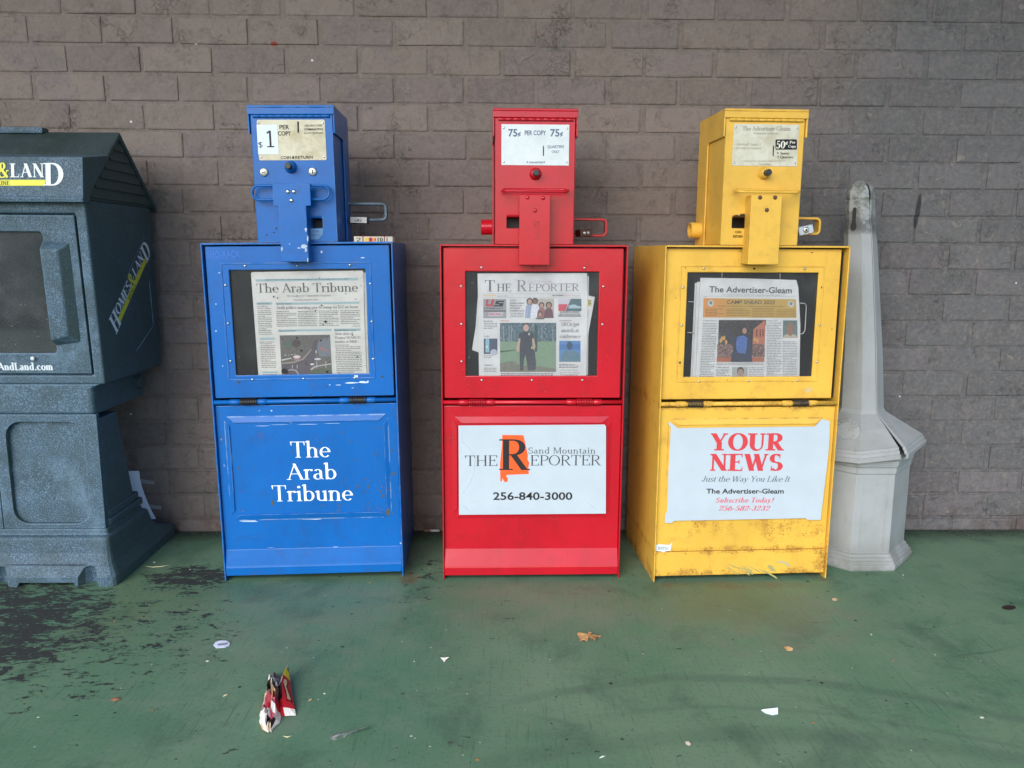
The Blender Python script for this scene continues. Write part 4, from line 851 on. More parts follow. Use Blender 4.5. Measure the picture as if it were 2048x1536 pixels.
for s_, x1, yb in (('New slate of', 1690, 210), ('Project SEARCH', 1812, 274), ('interns at MMC', 1775, 340)): tx(P, b, s_, 1392, x1, yb, yb-42, ink(104, 104, 106), T=11, t=5, lay=3)
P.lines(b(1392, 0)[0], b(1820, 0)[0], b(0, 372)[1], b(0, 850)[1], 3.6, G2, 2, .42, .06)
R4(P, b, 158, 240, 410, 276, TEAL); tx(P, b, 'Europe is getting in', 160, 400, 316, 298, G1, T=14, t=7); tx(P, b, 'Hero apparent', 162, 360, 342, 326, G1, T=14, t=7)
P.lines(b(168, 0)[0], b(410, 0)[0], b(0, 365)[1], b(0, 745)[1], 3.6, ink(140, 132, 128), 2, .42, .06); R4(P, b, 205, 795, 460, 822, TEAL); P.lines(b(212, 0)[0], b(450, 0)[0], b(0, 840)[1], b(0, 868)[1], 3.6, G2, 2, .42)
PH = photo_mat('aerial_photo', [(62, 60, 62), (92, 90, 90), (112, 108, 104), (84, 92, 88)], 170)
R4(P, b, 485, 205, 1312, 850, PH, 1, .055)
gq = lambda pts, mat, lay: P.poly([b(*p) for p in pts], mat, lay)
gq([(1050,300), (1110,300), (1100,420), (1060,620), (990,720), (985,850), (530,850), (530,670), (760,640), (900,560), (1010,430)], ink(96, 88, 98), 2)
gq([(1130,280), (1312,250), (1330,560), (1140,560), (1100,420)], ink(122, 128, 138), 2); gq([(520,655), (700,640), (860,590), (1000,440), (1018,442), (880,606), (720,662), (522,675)], ink(160, 152, 140), 3)
gq([(520,600), (680,572), (680,588), (520,622)], ink(206, 204, 206), 3); gq([(990,765), (1060,715), (1330,672), (1330,690), (1080,730), (1010,782)], ink(196, 190, 182), 3)
gq([(1000,790), (1330,720), (1340,850), (1000,850)], ink(92, 104, 84), 2.6); gq([(540,850), (560,795), (660,758), (760,770), (815,850), (790,850), (740,790), (660,778), (585,815), (565,850)], ink(160, 156, 162), 3)
for cx, cy, rx, ry, k in ((770, 560, 60, 26, (222,206,208)), (765, 600, 50, 16, (170,130,134)), (1110, 600, 56, 16, (214,214,222)), (1020, 684, 34, 14, (232,226,232)), (620, 360, 60, 60, (92,110,100)), (1180, 430, 36, 24, (168,120,128)), (1240, 460, 40, 18, (170,124,130)), (940, 320, 90, 60, (108,104,100)), (760, 340, 70, 60, (84,76,78)), (925, 690, 14, 16, (70,62,72)), (580, 530, 14, 7, (220,220,224)), (640, 530, 12, 6, (200,200,206)), (690, 522, 12, 6, (226,226,230)), (735, 518, 10, 5, (210,206,210)), (1085, 480, 10, 30, (190,196,206))):
    c_ = b(cx, cy); P.ell(c_[0], c_[1], rx/8.192, ry/8.192, ink(*k), 4+cx*.001)
for x in (690, 770, 1090, 1240): gq([(x, 640 if x > 1000 else 690), (x+10, 640 if x > 1000 else 690), (x+10, 750), (x, 750)], ink(190, 196, 206), 5)
FLY = ink(44, 44, 44); rf = random.Random(8)
P.build('print', t)
P = Print(lambda x, y: FB.at(vdB+.0071, x, y), place_v(vdB+.0071))          # dead gnats and specks on the pane
for cx, cy, r_ in [(1140,195,1.3), (388,490,1.7), (452,515,1.4), (1568,462,1.7), (1172,645,2.4), (1072,728,2.6), (375,365,1.5), (1015,297,1.0), (1818,328,.9), (60,795,1.3), (1236,612+300,2.2)]: P.poly(rag(*a(cx, cy), r_, rf, 8, rf.uniform(.6, 1.5), rf.uniform(.6, 1.3)), FLY, 1)
for cx, cy, r_ in [(1240,8,2.2), (1198,62,1.3), (235,140,1.6), (768,270,3), (845,480,1.9), (1160,318,1.5), (1265,305,1.3), (925,685,1.4), (620,775,1.3), (570,815,5.5), (1265,828,3), (1758,592,1.4), (1682,235,1.0), (1460,858,1.2), (1885,735,1.0)]: P.poly(rag(*b(cx, cy), r_, rf, 8, rf.uniform(.6, 1.5), rf.uniform(.6, 1.3)), FLY, 1)
tag(P.build('gnat', doorB), kind='stuff')
# The Reporter
v = .019
t, to, pl = newspaper(FR, v, [(955,547), (1174,546), (1176,600), (1173,752), (958,753)], 'front page with a large photo of an officer in the red box window', M_PAPER,
    [([(951,655), (944,700), (960,706), (1050,706), (1050,560), (958,560)], .004), ([(1150,560), (1172,590), (1190,594), (1178,660), (1170,740), (1150,740)], .004), ([(958,560), (1178,552), (1176,750), (962,752)], .008)])
P = Print(to, pl); c = pt((930, 540), 7.314); d = pt((930, 650), 7.314)
K1 = ink(112, 110, 122); K2 = ink(146, 146, 152); INKB = ink(96, 94, 108)
tx(P, c, 'T', 285, 445, 314, 148, K1, T=12, t=4); tx(P, c, 'HE', 462, 682, 314, 200, K1, T=12, t=5, cb2=312); tx(P, c, 'R', 750, 905, 312, 146, ink(140, 138, 150), T=12, t=4); tx(P, c, 'EPORTER', 925, 1668, 312, 200, ink(140, 138, 150), T=11, t=5, cb2=308)
tx(P, c, 'Sand Mountain', 920, 1270, 182, 148, ink(190, 176, 190), T=12, t=5)
R4(P, c, 268, 346, 1695, 349, K2); R4(P, c, 268, 404, 1695, 407, K2); R4(P, c, 270, 362, 452, 386, ink(222, 200, 170), 2); tx(P, c, 'June 28, 2023', 470, 622, 388, 370, K1, T=13, t=6)
tx(P, c, 'SOUTHERN', 1275, 1440, 382, 362, ink(90, 90, 100), 'sans', bold=3); tx(P, c, 'TORCH', 1448, 1548, 382, 362, ink(216, 178, 186), 'sans', bold=3); tx(P, c, 'Newspapers', 1562, 1690, 382, 366, K2, T=12, t=6)
R4(P, c, 268, 424, 604, 705, ink(160, 162, 166)); R4(P, c, 272, 590, 600, 610, ink(110, 110, 116), 2); P.poly([c(*p) for p in [(310,430),(345,430),(330,500),(375,500),(392,430),(437,430),(405,532),(300,532)]], ink(190, 84, 92), 2)
P.poly([c(*p) for p in [(455,448),(578,448),(570,470),(495,470),(490,482),(568,482),(552,534),(410,534),(416,512),(500,512),(504,502),(438,502)]], ink(66, 68, 76), 2)
tx(P, c, 'SUPERMARKET', 272, 560, 572, 548, ink(80, 80, 90), 'sans', bold=1); P.poly([c(*p) for p in [(340,622),(560,616),(550,672),(345,676)]], ink(206, 206, 216), 3); tx(P, c, 'DEALS DAILY', 350, 548, 660, 630, ink(190, 96, 108), 'sans', bold=4, lay=4)
for s_, x1, yb in (('Sports', 745, 452), ('Rodney names', 868, 494), ('Harris as its', 832, 532), ('new head', 800, 568), ('football coach', 866, 606)): tx(P, c, s_, 655, x1, yb, yb-26, K1 if yb > 460 else K2, T=17, t=8)
P.lines(c(655, 0)[0], c(862, 0)[0], c(0, 628)[1], c(0, 690)[1], 3.4, K2, 2, .5)
R4(P, c, 905, 420, 1302, 702, ink(186, 182, 176))
for hx, hy, hr, k, kb in ((945, 465, 34, (190,160,150), (150,166,190)), (1025, 460, 32, (140,108,98), (214,216,226)), (1120, 520, 30, (186,150,138), (150,110,110)), (1225, 520, 34, (176,140,130), (112,80,92)), (1098, 650, 28, (190,150,140), (110,120,110))):
    e = c(hx, hy); P.poly([c(hx-70, 702), c(hx-55, hy+70), c(hx-20, hy+30), c(hx+20, hy+30), c(hx+55, hy+70), c(hx+70, 702)], photo_mat('clothes_print', [tuple(int(q*.84) for q in kb), kb, tuple(min(255, int(q*1.12)) for q in kb)], 320), 2+hx*.001); P.ell(e[0], e[1]-1, hr*1.35/7.3, hr*1.45/7.3, ink(92, 76, 74), 4+hx*.001); P.ell(*e, hr*.9/7.3, hr*1.1/7.3, ink(*k), 6+hx*.001)
R4(P, c, 1365, 420, 1702, 600, ink(206, 202, 214)); P.poly([c(*p) for p in [(1365,500),(1505,500),(1465,600),(1365,600)]], ink(206, 96, 112), 2); P.poly([c(*p) for p in [(1550,420),(1702,420),(1702,600),(1470,600)]], ink(96, 122, 130), 3)
P.poly([c(*p) for p in [(1515,520),(1570,505),(1610,505),(1640,525),(1690,530),(1690,560),(1515,562)]], ink(176, 198, 208), 4)
tx(P, c, "ALABAMA'S LARGEST", 1385, 1680, 624, 602, ink(86, 88, 98), 'sans', bold=2); tx(P, c, 'USED TRUCK INVENTORY', 1368, 1692, 658, 636, ink(86, 88, 98), 'sans', bold=2); R4(P, c, 1362, 666, 1700, 680, K1, 2)
tx(P, c, 'His Word', 270, 405, 758, 738, ink(70, 70, 76), T=16, t=7); P.lines(c(272, 0)[0], c(470, 0)[0], c(0, 775)[1], d(0, 50)[1], 3.4, K2, 2, .5); R4(P, c, 515, 736, 645, 750, ink(214, 160, 160), 2)
GR = photo_mat('grass_photo', [(104, 134, 108), (120, 150, 124), (138, 164, 140), (114, 130, 110)], 150, .3, (1, 1, 2.6)); TR = photo_mat('trees_photo', [(52, 62, 82), (80, 96, 112), (96, 122, 128), (168, 184, 206)], 190)
R4(P, d, 510, -32, 1335, 240, TR, 1); R4(P, d, 512, 240, 1332, 686, GR, 1)
DIRT = photo_mat('dirt_photo', [(104, 120, 100), (122, 122, 112), (140, 136, 128)], 240, .3)
P.poly([d(*p) for p in [(512,560),(700,520),(820,600),(1000,590),(1332,640),(1332,686),(512,686)]], DIRT, 2)
for x in (560, 640, 675, 1120, 1280): R4(P, d, x, 10, x+10, 236, ink(150, 160, 168), 2)
P.poly([d(*p) for p in [(512,380),(740,362),(740,370),(512,402)]], ink(70, 96, 74), 2.5)
UN = photo_mat('dark_cloth_print', [(54, 58, 70), (66, 70, 82), (80, 84, 96)], 240); SK = photo_mat('skin_print', [(176, 142, 134), (194, 162, 152), (206, 178, 168)], 300)
P.poly([d(*p) for p in [(1020,0),(1060,0),(1056,390),(1022,390)]], ink(74, 92, 92), 2.2)
P.poly([d(*p) for p in [(795,130),(870,95),(935,95),(1000,120),(1012,190),(980,230),(975,330),(1020,385),(1040,560),(1030,660),(920,665),(885,430),(862,500),(850,660),(806,668),(800,420),(800,200),(780,195)]], UN, 4)
P.poly([d(*p) for p in [(790,190),(812,200),(800,300),(795,390),(760,390),(752,320)]], SK, 5); P.poly([d(*p) for p in [(975,200),(1005,192),(1030,300),(1025,350),(980,340),(1000,300)]], SK, 5)
e = d(895, 30); P.ell(*e, 6.2, 8.4, ink(86, 70, 66), 5); e = d(893, 42); P.ell(*e, 5.6, 7.2, SK, 6); e = d(938, 132); P.ell(*e, 1.6, 2.6, ink(206, 204, 176), 6); P.poly([d(965, 325), d(985, 318), d(975, 360)], ink(216, 216, 120), 6)
P.lines(d(515, 0)[0], d(1290, 0)[0], d(0, 704)[1], d(0, 742)[1], 3.0, INKB, 2, .5)
for s_, x0, x1, yb in (('SROs get', 1405, 1672, 14), ('awards at', 1405, 1665, 104), ('conference', 1384, 1688, 192)): tx(P, d, s_, x0, x1, yb, yb-56, INKB, T=11, t=5)
R4(P, c, 1380, 736, 1560, 746, ink(170, 140, 150), 2)
R4(P, d, 1378, 230, 1690, 538, ink(96, 144, 196)); R4(P, d, 1378, 280, 1690, 360, ink(84, 128, 184), 2); P.poly([d(*p) for p in [(1400,538),(1400,450),(1440,390),(1490,370),(1580,370),(1650,400),(1680,460),(1682,538)]], photo_mat('shirt_print', [(84, 112, 132), (96, 128, 146), (112, 144, 158)], 300), 3); e = d(1530, 300); P.ell(*e, 5.6, 8.6, ink(70, 92, 116), 4)
P.lines(d(1375, 0)[0], d(1660, 0)[0], d(0, 572)[1], d(0, 622)[1], 3.0, INKB, 2, .5); tx(P, d, 'Fellowship dinner', 1395, 1645, 668, 646, K2, T=12, t=5); tx(P, d, 'and officially adjourn', 1380, 1675, 706, 684, K2, T=12, t=5); P.lines(d(1390, 0)[0], d(1650, 0)[0], d(0, 724)[1], d(0, 750)[1], 3.2, K2, 2, .5)
tx(P, d, 'Inside', 275, 352, 172, 152, ink(90, 100, 150), T=14, t=6); R4(P, d, 275, 198, 474, 424, ink(78, 92, 116)); R4(P, d, 300, 200, 355, 400, ink(150, 190, 206), 2); e = d(420, 400); P.ell(*e, 7, 6.5, ink(186, 190, 206), 3); e = d(320, 320); P.ell(*e, 2, 3, ink(210, 220, 226), 3)
P.lines(d(275, 0)[0], d(440, 0)[0], d(0, 446)[1], d(0, 480)[1], 3.2, K2, 2, .5); tx(P, d, 'Opinions', 278, 410, 594, 570, ink(90, 100, 150), T=14, t=6); P.lines(d(278, 0)[0], d(462, 0)[0], d(0, 626)[1], d(0, 690)[1], 3.2, K2, 2, .5); R4(P, d, 278, 742, 470, 750, K1, 2)
P.build('print', t)
P = Print(lambda x, y: (lambda q_: (q_[0]-.24, q_[1]))(FR.at(v+.004, x, y)), lambda a_, b_, l: (a_, .004-l, b_))
P.poly([c(*p) for p in [(1778,430),(1840,440),(1828,540),(1772,520)]], ink(226, 214, 90), 1); P.poly([c(*p) for p in [(1768,590),(1800,585),(1800,690),(1770,700)]], ink(120, 140, 190), 1); P.lines(c(1800, 0)[0], c(1850, 0)[0], c(0, 440)[1], c(0, 520)[1], 3, ink(90, 80, 40), 2); P.build('print', t)
# Advertiser-Gleam
v = .027
t, to, pl = newspaper(FY, v, [(1401,555.5), (1500,557), (1593,560), (1597,575), (1601,650), (1599,758), (1391,758), (1396,660)], 'front page under an orange banner in the yellow box window', M_PAPER,
    [([(1394,564), (1420,562), (1420,757), (1385,757)], .004), ([(1390,566), (1420,564), (1420,757), (1381,757)], .009)])
P = Print(to, pl); e_ = pt((1370, 545), 7.314); f = pt((1370, 650), 7.314); J1 = ink(96, 98, 104); J2 = ink(138, 140, 144)
tx(P, e_, 'The Advertiser-Gleam', 352, 1560, 286, 196, J1, 'sans', bold=1.8, cb2=304); tx(P, e_, 'Vol. Guntersville, AL 35976  75c  Saturday, June 24, 2023', 535, 1390, 330, 314, J2, 'sans', cb2=340)
R4(P, e_, 275, 345, 1640, 348, J2)
ORG = NT('orange_banner'); xx = ORG.xyz(ORG.coord())[0]; ORG.set(Base_Color=ORG.mix(ORG.ramp(xx, -.12, -.02), S(214, 150, 84), S(196, 164, 90)), Roughness=.7)
P.poly([e_(272, 374), e_(1622, 392), e_(1630, 664), e_(262, 658)], ORG.mat, 1)
tx(P, e_, 'CAMP SNEAD 2023', 610, 1310, 458, 402, ink(98, 88, 82), 'sans', bold=1.4, cb2=462, lay=3); tx(P, e_, 'Deadline to Register June 9 - Register at snead.edu/summercamps', 480, 1440, 496, 480, ink(112, 98, 84), 'sans', bold=1.5, cb2=504, lay=3)
for cx, cy in ((376, 450), (1550, 462)): e2 = e_(cx, cy); P.ell(e2[0], e2[1], 6.2, 6.6, ink(196, 200, 200), 2); P.ell(e2[0], e2[1]-1, 3.2, 3.4, ink(120, 140, 140), 3)
for x0, x1, y0 in ((300, 570, 530), (610, 950, 528), (985, 1310, 520), (1345, 1620, 540)): P.lines(e_(x0, 0)[0], e_(x1, 0)[0], e_(0, y0)[1], e_(0, 645)[1], 3.2, ink(150, 118, 70), 2, .5)
for x in (592, 975, 1330): R4(P, e_, x, 535, x+4, 655, ink(150, 120, 70), 2)
NIGHT = photo_mat('night_street_photo', [(38, 40, 52), (52, 56, 62), (70, 66, 66), (112, 78, 58)], 150); R4(P, e_, 492, 694, 1188, 768, NIGHT, 1); R4(P, f, 490, 0, 1172, 440, NIGHT, 1, -.02)
CROWD = photo_mat('crowd_photo', [(24, 24, 30), (60, 50, 52), (150, 120, 116), (186, 150, 140)], 330, .4); R4(P, f, 470, 280, 700, 475, CROWD, 2); R4(P, f, 985, 270, 1165, 470, CROWD, 2); R4(P, f, 462, 472, 1158, 540, ink(176, 110, 84), 2)
P.poly([f(*p) for p in [(1000,60),(1150,-60),(1180,-60),(1175,60),(1165,280),(985,280)]], ink(186, 122, 104), 2.5)
for x in (1040, 1090, 1130): R4(P, f, x, 60, x+18, 170, ink(110, 70, 62), 3)
for cx, cy in ((540, 200), (520, 230), (600, 250), (570, 190), (1020, 210), (1060, 230)): e2 = f(cx, cy); P.ell(*e2, 2.6, 4.5, ink(206, 160, 100), 3+cx*.0005)
P.poly([f(*p) for p in [(665,540),(690,420),(725,300),(690,250),(640,180),(600,60),(650,60),(700,190),(760,160),(860,140),(930,150),(975,240),(980,540)]], photo_mat('coat_print', [(44, 48, 66), (56, 62, 86), (74, 78, 96)], 260), 4); P.poly([f(*p) for p in [(760,170),(860,150),(910,190),(900,330),(880,420),(760,400),(740,300)]], photo_mat('jacket_print', [(60, 84, 140), (80, 108, 170), (104, 134, 190)], 300), 5); e2 = f(868, 70); P.ell(*e2, 6.4, 8.6, ink(70, 62, 66), 5.5); e2 = f(868, 84); P.ell(*e2, 4.6, 6.2, ink(176, 140, 122), 6)
tx(P, e_, 'Commentary', 262, 470, 712, 694, J1, T=16, t=7); P.lines(e_(258, 0)[0], e_(470, 0)[0], e_(0, 740)[1], f(0, 758)[1], 3.3, J2, 2, .45, -.06)
P.lines(f(462, 0)[0], f(1150, 0)[0], f(0, 552)[1], f(0, 585)[1], 3.2, J2, 2, .45); tx(P, f, '2 cities grow in', 450, 640, 628, 606, J1, T=17, t=8); tx(P, f, 'new experience', 450, 650, 666, 644, J1, T=17, t=8); P.lines(f(455, 0)[0], f(660, 0)[0], f(0, 684)[1], f(0, 770)[1], 3.3, J2, 2, .45)
R4(P, f, 688, 614, 915, 780, ink(172, 174, 172)); e2 = f(812, 690); P.ell(e2[0], e2[1]-1.5, 7.2, 9.4, ink(92, 84, 84), 2); P.ell(e2[0], e2[1]+1.5, 6.0, 8.0, ink(168, 142, 134), 3); P.poly([f(*p) for p in [(735,780),(770,750),(860,750),(890,780)]], ink(96, 92, 96), 2.5)
tx(P, e_, 'Request for', 1205, 1350, 714, 696, J1, T=16, t=7); tx(P, e_, 'Tyler Meredith', 1205, 1410, 750, 732, J1, T=16, t=7)
for x0, x1, y0, y1 in ((1195, 1410, 0, 770), (1424, 1640, 240, 770), (930, 1150, 620, 770)): P.lines(f(x0, 0)[0], f(x1, 0)[0], f(0, y0)[1], f(0, y1)[1], 3.3, J2, 2, .45)
R4(P, e_, 1432, 700, 1640, 768, ink(104, 124, 122)); R4(P, f, 1430, 0, 1645, 190, ink(112, 132, 130)); e2 = f(1538, 60); P.ell(*e2, 7.4, 13.6, ink(150, 118, 102), 3); P.poly([f(*p) for p in [(1432,190),(1450,150),(1500,130),(1575,130),(1630,155),(1645,190)]], ink(186, 176, 160), 2)
P.build('print', t)
# wire rack that holds the yellow box's paper
m = MB(); wv = .030
def wire(pts, r=.0011): m.tube([(lambda ab: (ab[0], wv, ab[1]))(FY.at(wv, *p)) for p in pts], r, 6)
wire([(1444,540), (1444,556)]); wire([(1560,540), (1560,560)]); wire([(1377,603), (1388,604)]); wire([(1374,665), (1390,666)]); wire([(1600,606), (1610,607), (1612.5,611), (1610,660), (1606,667), (1601,668)], .0013)
m.build('paper_rack', plain('rack_wire', (.62, .62, .60), .35, .5), tY, smooth=True)

# ------------------------------------------------------------------ padlocks in their guards, ticket pack on the blue box
def padlock(F, x, v, z, w_, d, h, rz, ry, label, body, front, kind):
    base = F.A + F.u*(x-F.lean*z) + F.v*v + Vector((0, 0, z))
    t = thing('padlock', label, 'padlock', base, 0, 'padlocks on the coin boxes'); t.rotation_euler = (0, ry, F.ang+rz)
    m = MB()
    if kind == 'laminated':
        n = 7
        for i in range(n): m.box(-w_/2+.0004*(i % 2), w_/2-.0004*(i % 2), d*i/n+.0002, d*(i+1)/n-.0002, -h/2+.0003*(i % 2), h/2-.0003*(i % 2))
        tag(m.build('lock_body', body, t, bevel=.0008), kind='stuff')
    else: m.box(-w_/2, w_/2, 0, d, -h/2, h/2); m.build('lock_body', body, t, bevel=.0016)
    m = MB(); pts = [(-w_*.3, d*.9, 0), (-w_*.3, d+.012, 0)] + [(-w_*.3*cos(pi*i/8), d+.012+w_*.3*sin(pi*i/8), 0) for i in range(1, 8)] + [(w_*.3, d+.012, 0), (w_*.3, d*.9, 0)]
    m.tube(pts, .0032, 8); m.build('shackle', M_STEEL, t, smooth=True)
    m = MB(); m.box(-w_/2+.0012, w_/2-.0012, -.0012, 0, -h/2+.001, h/2-.001); fp = m.build('lock_face', front, t, bevel=.0004)
    m = MB()
    if kind == 'round': m.lathe([(h*.32, 0), (h*.32, -.0014), (h*.2, -.0020)], (0, -.0012, 0), 'y', 18); m.build('lock_cylinder', M_STEEL, fp, smooth=True); MB().lathe([(h*.13, 0), (h*.13, -.0004)], (0, -.0032, 0), 'y', 10).build('keyhole', M_DARK, fp)
    else:
        for s_ in (-1, 1): 
            m = MB().lathe([(h*.24, 0), (h*.24, -.0012), (h*.15, -.0016)], (s_*h*.26-.001, -.0012, 0), 'y', 14); m.build('lock_cylinder', front if kind == 'laminated' else M_STEEL, fp, smooth=True)
        MB().box(-.003, .002, -.0032, -.0028, -.0012, .0012).build('keyhole', M_DARK, fp)
    if kind == 'round':
        for i in range(8):
            m = MB(); rivet(m, -w_*.42+w_*.84*(i % 4)/3, -h*.38 if i < 4 else h*.38, -.0012, .0011, .0006); m.build('rivet', M_BLACKSTEEL, fp)
    return t
x0, z0 = FB.at(.118, 717, 440); padlock(FB, x0, .118, z0, .046, .034, .0175, 0, radians(1), 'silver laminated padlock hanging in the blue box loop', M_BLACKSTEEL, plain('lock_face_grey', (.42, .40, .39), .45, .5), 'laminated')
x0, z0 = FR.at(.118, 1173, 466); padlock(FR, x0, .118, z0, .036, .034, .019, radians(18), radians(-3), 'brown brass padlock hanging in the red box loop', M_BRASS, M_BRASS, 'twin')
x0, z0 = FY.at(.118, 1612, 460); padlock(FY, x0, .118, z0, .040, .030, .024, radians(-6), radians(-13), 'shiny steel padlock tilted in the yellow box loop', M_GREYSTEEL, plain('lock_face_steel', (.50, .55, .60), .35, .6), 'round')
v = .012
(x0, zb), (x1, zt) = FB.at(v, 708, 484.5), FB.at(v, 785, 470)
t = thing('ticket_pack', 'cream printed paper packet lying on top of the blue box', 'packet', FB.A + FB.u*((x0+x1)/2-FB.lean*.9) + FB.v*v + Vector((0, 0, .8956)), FB.ang)
hh = zt-zb; wd = (x1-x0)/2; m = MB(); m.box(-wd, wd, 0, .055, .0003, hh); m.build('packet_body', paper_mat('cream_card', (.62, .58, .48)), t, bevel=.0012)
P = Print(lambda x, y: ((x-746.5)/77*2*wd, .0003+(484.5-y)/14.5*hh), lambda a_, b_, l: (a_, -l, b_)); g = pt((680, 380), 12.8); RDD = ink(120, 44, 44)
R4(P, g, 575, 1142, 602, 1290, RDD); R4(P, g, 1120, 1140, 1146, 1290, RDD); R4(P, g, 400, 1150, 1340, 1160, ink(150, 90, 80)); R4(P, g, 632, 1185, 740, 1290, ink(214, 180, 84)); R4(P, g, 740, 1185, 820, 1290, ink(196, 60, 60), 2); R4(P, g, 770, 1205, 810, 1265, ink(90, 60, 110), 3); R4(P, g, 820, 1195, 890, 1280, ink(220, 140, 80)); R4(P, g, 886, 1195, 920, 1275, ink(196, 70, 50), 2)
tx(P, g, '2', 410, 545, 1285, 1190, ink(50, 44, 44), T=16, t=7); tx(P, g, '10', 960, 1095, 1280, 1180, ink(50, 44, 44), 'sans', bold=3); R4(P, g, 1185, 1170, 1215, 1285, ink(110, 104, 96)); R4(P, g, 1240, 1150, 1330, 1290, ink(190, 184, 172)); P.build('lettering', t)
# ------------------------------------------------------------------ magazine kiosk at the left
def kiosk_mat(name, base, speck, moss, mossamt):
    n = NT(name); c = n.pos(); a = n.noise(c, 3.5, 5, .6); b = n.noise(c, 320, 4, .78); b2 = n.noise(c, 520, 3, .7); e = n.edge(.004); g = n.noise(c, 16, 6, .65)
    col = n.mix(n.ramp(a, .3, .7, .0, .5), base, tuple(q*.62 for q in base))
    col = n.mix(n.ramp(b, .49, .63, 0, .72), col, speck); col = n.mix(n.ramp(b2, .56, .68, 0, .4), col, tuple(q*1.4 for q in speck)); col = n.mix(n.ramp(b, .46, .36, 0, .6), col, tuple(q*.35 for q in base))
    col = n.mix(n.ramp(n.noise(c, 7, 6, .65, .5), .50, .72, 0, .38), col, tuple(q*.95 for q in speck))
    col = n.mix(n.m('MULTIPLY', e, n.ramp(g, .3, .55, .1, .75)), col, tuple(min(1, q*1.9) for q in speck))
    col = n.mix(n.m('MULTIPLY', n.ramp(g, .42, .68), mossamt), col, moss)
    nx_ = n.xyz(n.n('NewGeometry').outputs['Normal'])[0]; side_green = n.m('MULTIPLY', n.ramp(nx_, .45, .8), n.ramp(a, .25, .6, .35, .8)); col = n.mix(side_green, col, n.mix(b, (.030, .050, .042), (.075, .11, .092)))  # greener, darker mottle on the faces turned to the right
    n.set(Base_Color=col, Roughness=.62); n.p.inputs['Specular IOR Level'].default_value = .4; n.bump(n.m('ADD', n.m('MULTIPLY', b, .5), n.m('MULTIPLY', g, .5)), .25, .0012); return n.mat
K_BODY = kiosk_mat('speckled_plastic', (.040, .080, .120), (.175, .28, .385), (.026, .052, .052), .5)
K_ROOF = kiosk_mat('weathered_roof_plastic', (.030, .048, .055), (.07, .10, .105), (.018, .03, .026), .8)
KX = -1.31; KLOC = Vector((KX, -.215, 0))
tK = thing('magazine_kiosk', 'speckled dark blue plastic magazine kiosk with a gabled roof', 'magazine kiosk', KLOC)
def kb(m, name, mat, parent, **kw):
    m.v = [(p[0]-KLOC.x, p[1]-KLOC.y, p[2]) for p in m.v]; return m.build(name, mat, parent, **kw)
def loft(rings, mb=None, cap=True):
    m = mb or MB(); n = len(rings[0]); v = [p for r in rings for p in r]; f = []
    for i in range(len(rings)-1):
        for k in range(n): f.append((i*n+k, i*n+(k+1) % n, (i+1)*n+(k+1) % n, (i+1)*n+k))
    if cap: f += [tuple(range(n-1, -1, -1)), tuple((len(rings)-1)*n+k for k in range(n))]
    return m.raw(v, f)
def rr_ring(hw, yf, yb, z, r=.012):
    out = []
    for cx, cy, a in ((KX+hw-r, yb-r, 0), (KX-hw+r, yb-r, 90), (KX-hw+r, yf+r, 180), (KX+hw-r, yf+r, 270)):
        for i in range(4): out.append((cx+r*cos(radians(a+30*i)), cy+r*sin(radians(a+30*i)), z))
    return out
base = loft([rr_ring(.303, -.428, -.028, .0, .02), rr_ring(.303, -.428, -.028, .026, .02), rr_ring(.298, -.424, -.034, .036, .02), rr_ring(.288, -.414, -.10, .058, .018), rr_ring(.282, -.406, -.135, .085, .016), rr_ring(.280, -.403, -.155, .122, .012), rr_ring(.277, -.399, -.16, .127, .012), rr_ring(.272, -.388, -.17, .130, .01), rr_ring(.271, -.387, -.18, .145, .01)])
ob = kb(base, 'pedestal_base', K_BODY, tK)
def cut(o, mb):                                # carve a shape out of a part and keep the carved mesh
    c = mb.build('cutter', None, o.parent); md = o.modifiers.new('cut', 'BOOLEAN'); md.object = c; md.operation = 'DIFFERENCE'; md.solver = 'EXACT'
    dg = bpy.context.evaluated_depsgraph_get(); me = bpy.data.meshes.new_from_object(o.evaluated_get(dg)); o.modifiers.remove(md)
    old = o.data; o.data = me; me.name = old.name; bpy.data.objects.remove(c)
cm = MB()
for cx in (KX+.235, KX, KX-.235):
    rings = []
    for z, w0, dp in ((-.01, .030, .050), (.02, .030, .048), (.045, .024, .040), (.066, .015, .026), (.080, .004, .010)):
        rings.append([(cx-KLOC.x+w0*cos(2*pi*i/14)*(1.1 if cos(2*pi*i/14) < 0 else .8), -.445-KLOC.y+dp*sin(2*pi*i/14)*1.0, z) for i in range(14)])
    loft(rings, cm)
    for s_ in (0,): pass
for x0, x1 in ((KX+.018+.02, KX+.205), (KX-.205, KX-.038)): cm.prism([(x0-KLOC.x, -.02), (x1-KLOC.x, -.02), (x1-KLOC.x-.012, .011), (x0-KLOC.x+.012, .011)], -.445-KLOC.y, -.36-KLOC.y, 'y')
cut(ob, cm); md = ob.modifiers.new('edge', 'BEVEL'); md.width = .0025; md.segments = 2; md.limit_method = 'ANGLE'; md.angle_limit = radians(30)
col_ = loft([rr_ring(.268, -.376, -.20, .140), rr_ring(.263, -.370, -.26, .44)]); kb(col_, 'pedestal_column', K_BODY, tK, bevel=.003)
for i, (z, hw, yb) in enumerate(((.148, .274, -.17), (.170, .270, -.185))):
    m = loft([rr_ring(hw, -.370, yb, z, .012), rr_ring(hw, -.370, yb, z+.018, .012)]); kb(m, 'column_ring', K_BODY, tK, bevel=.004)
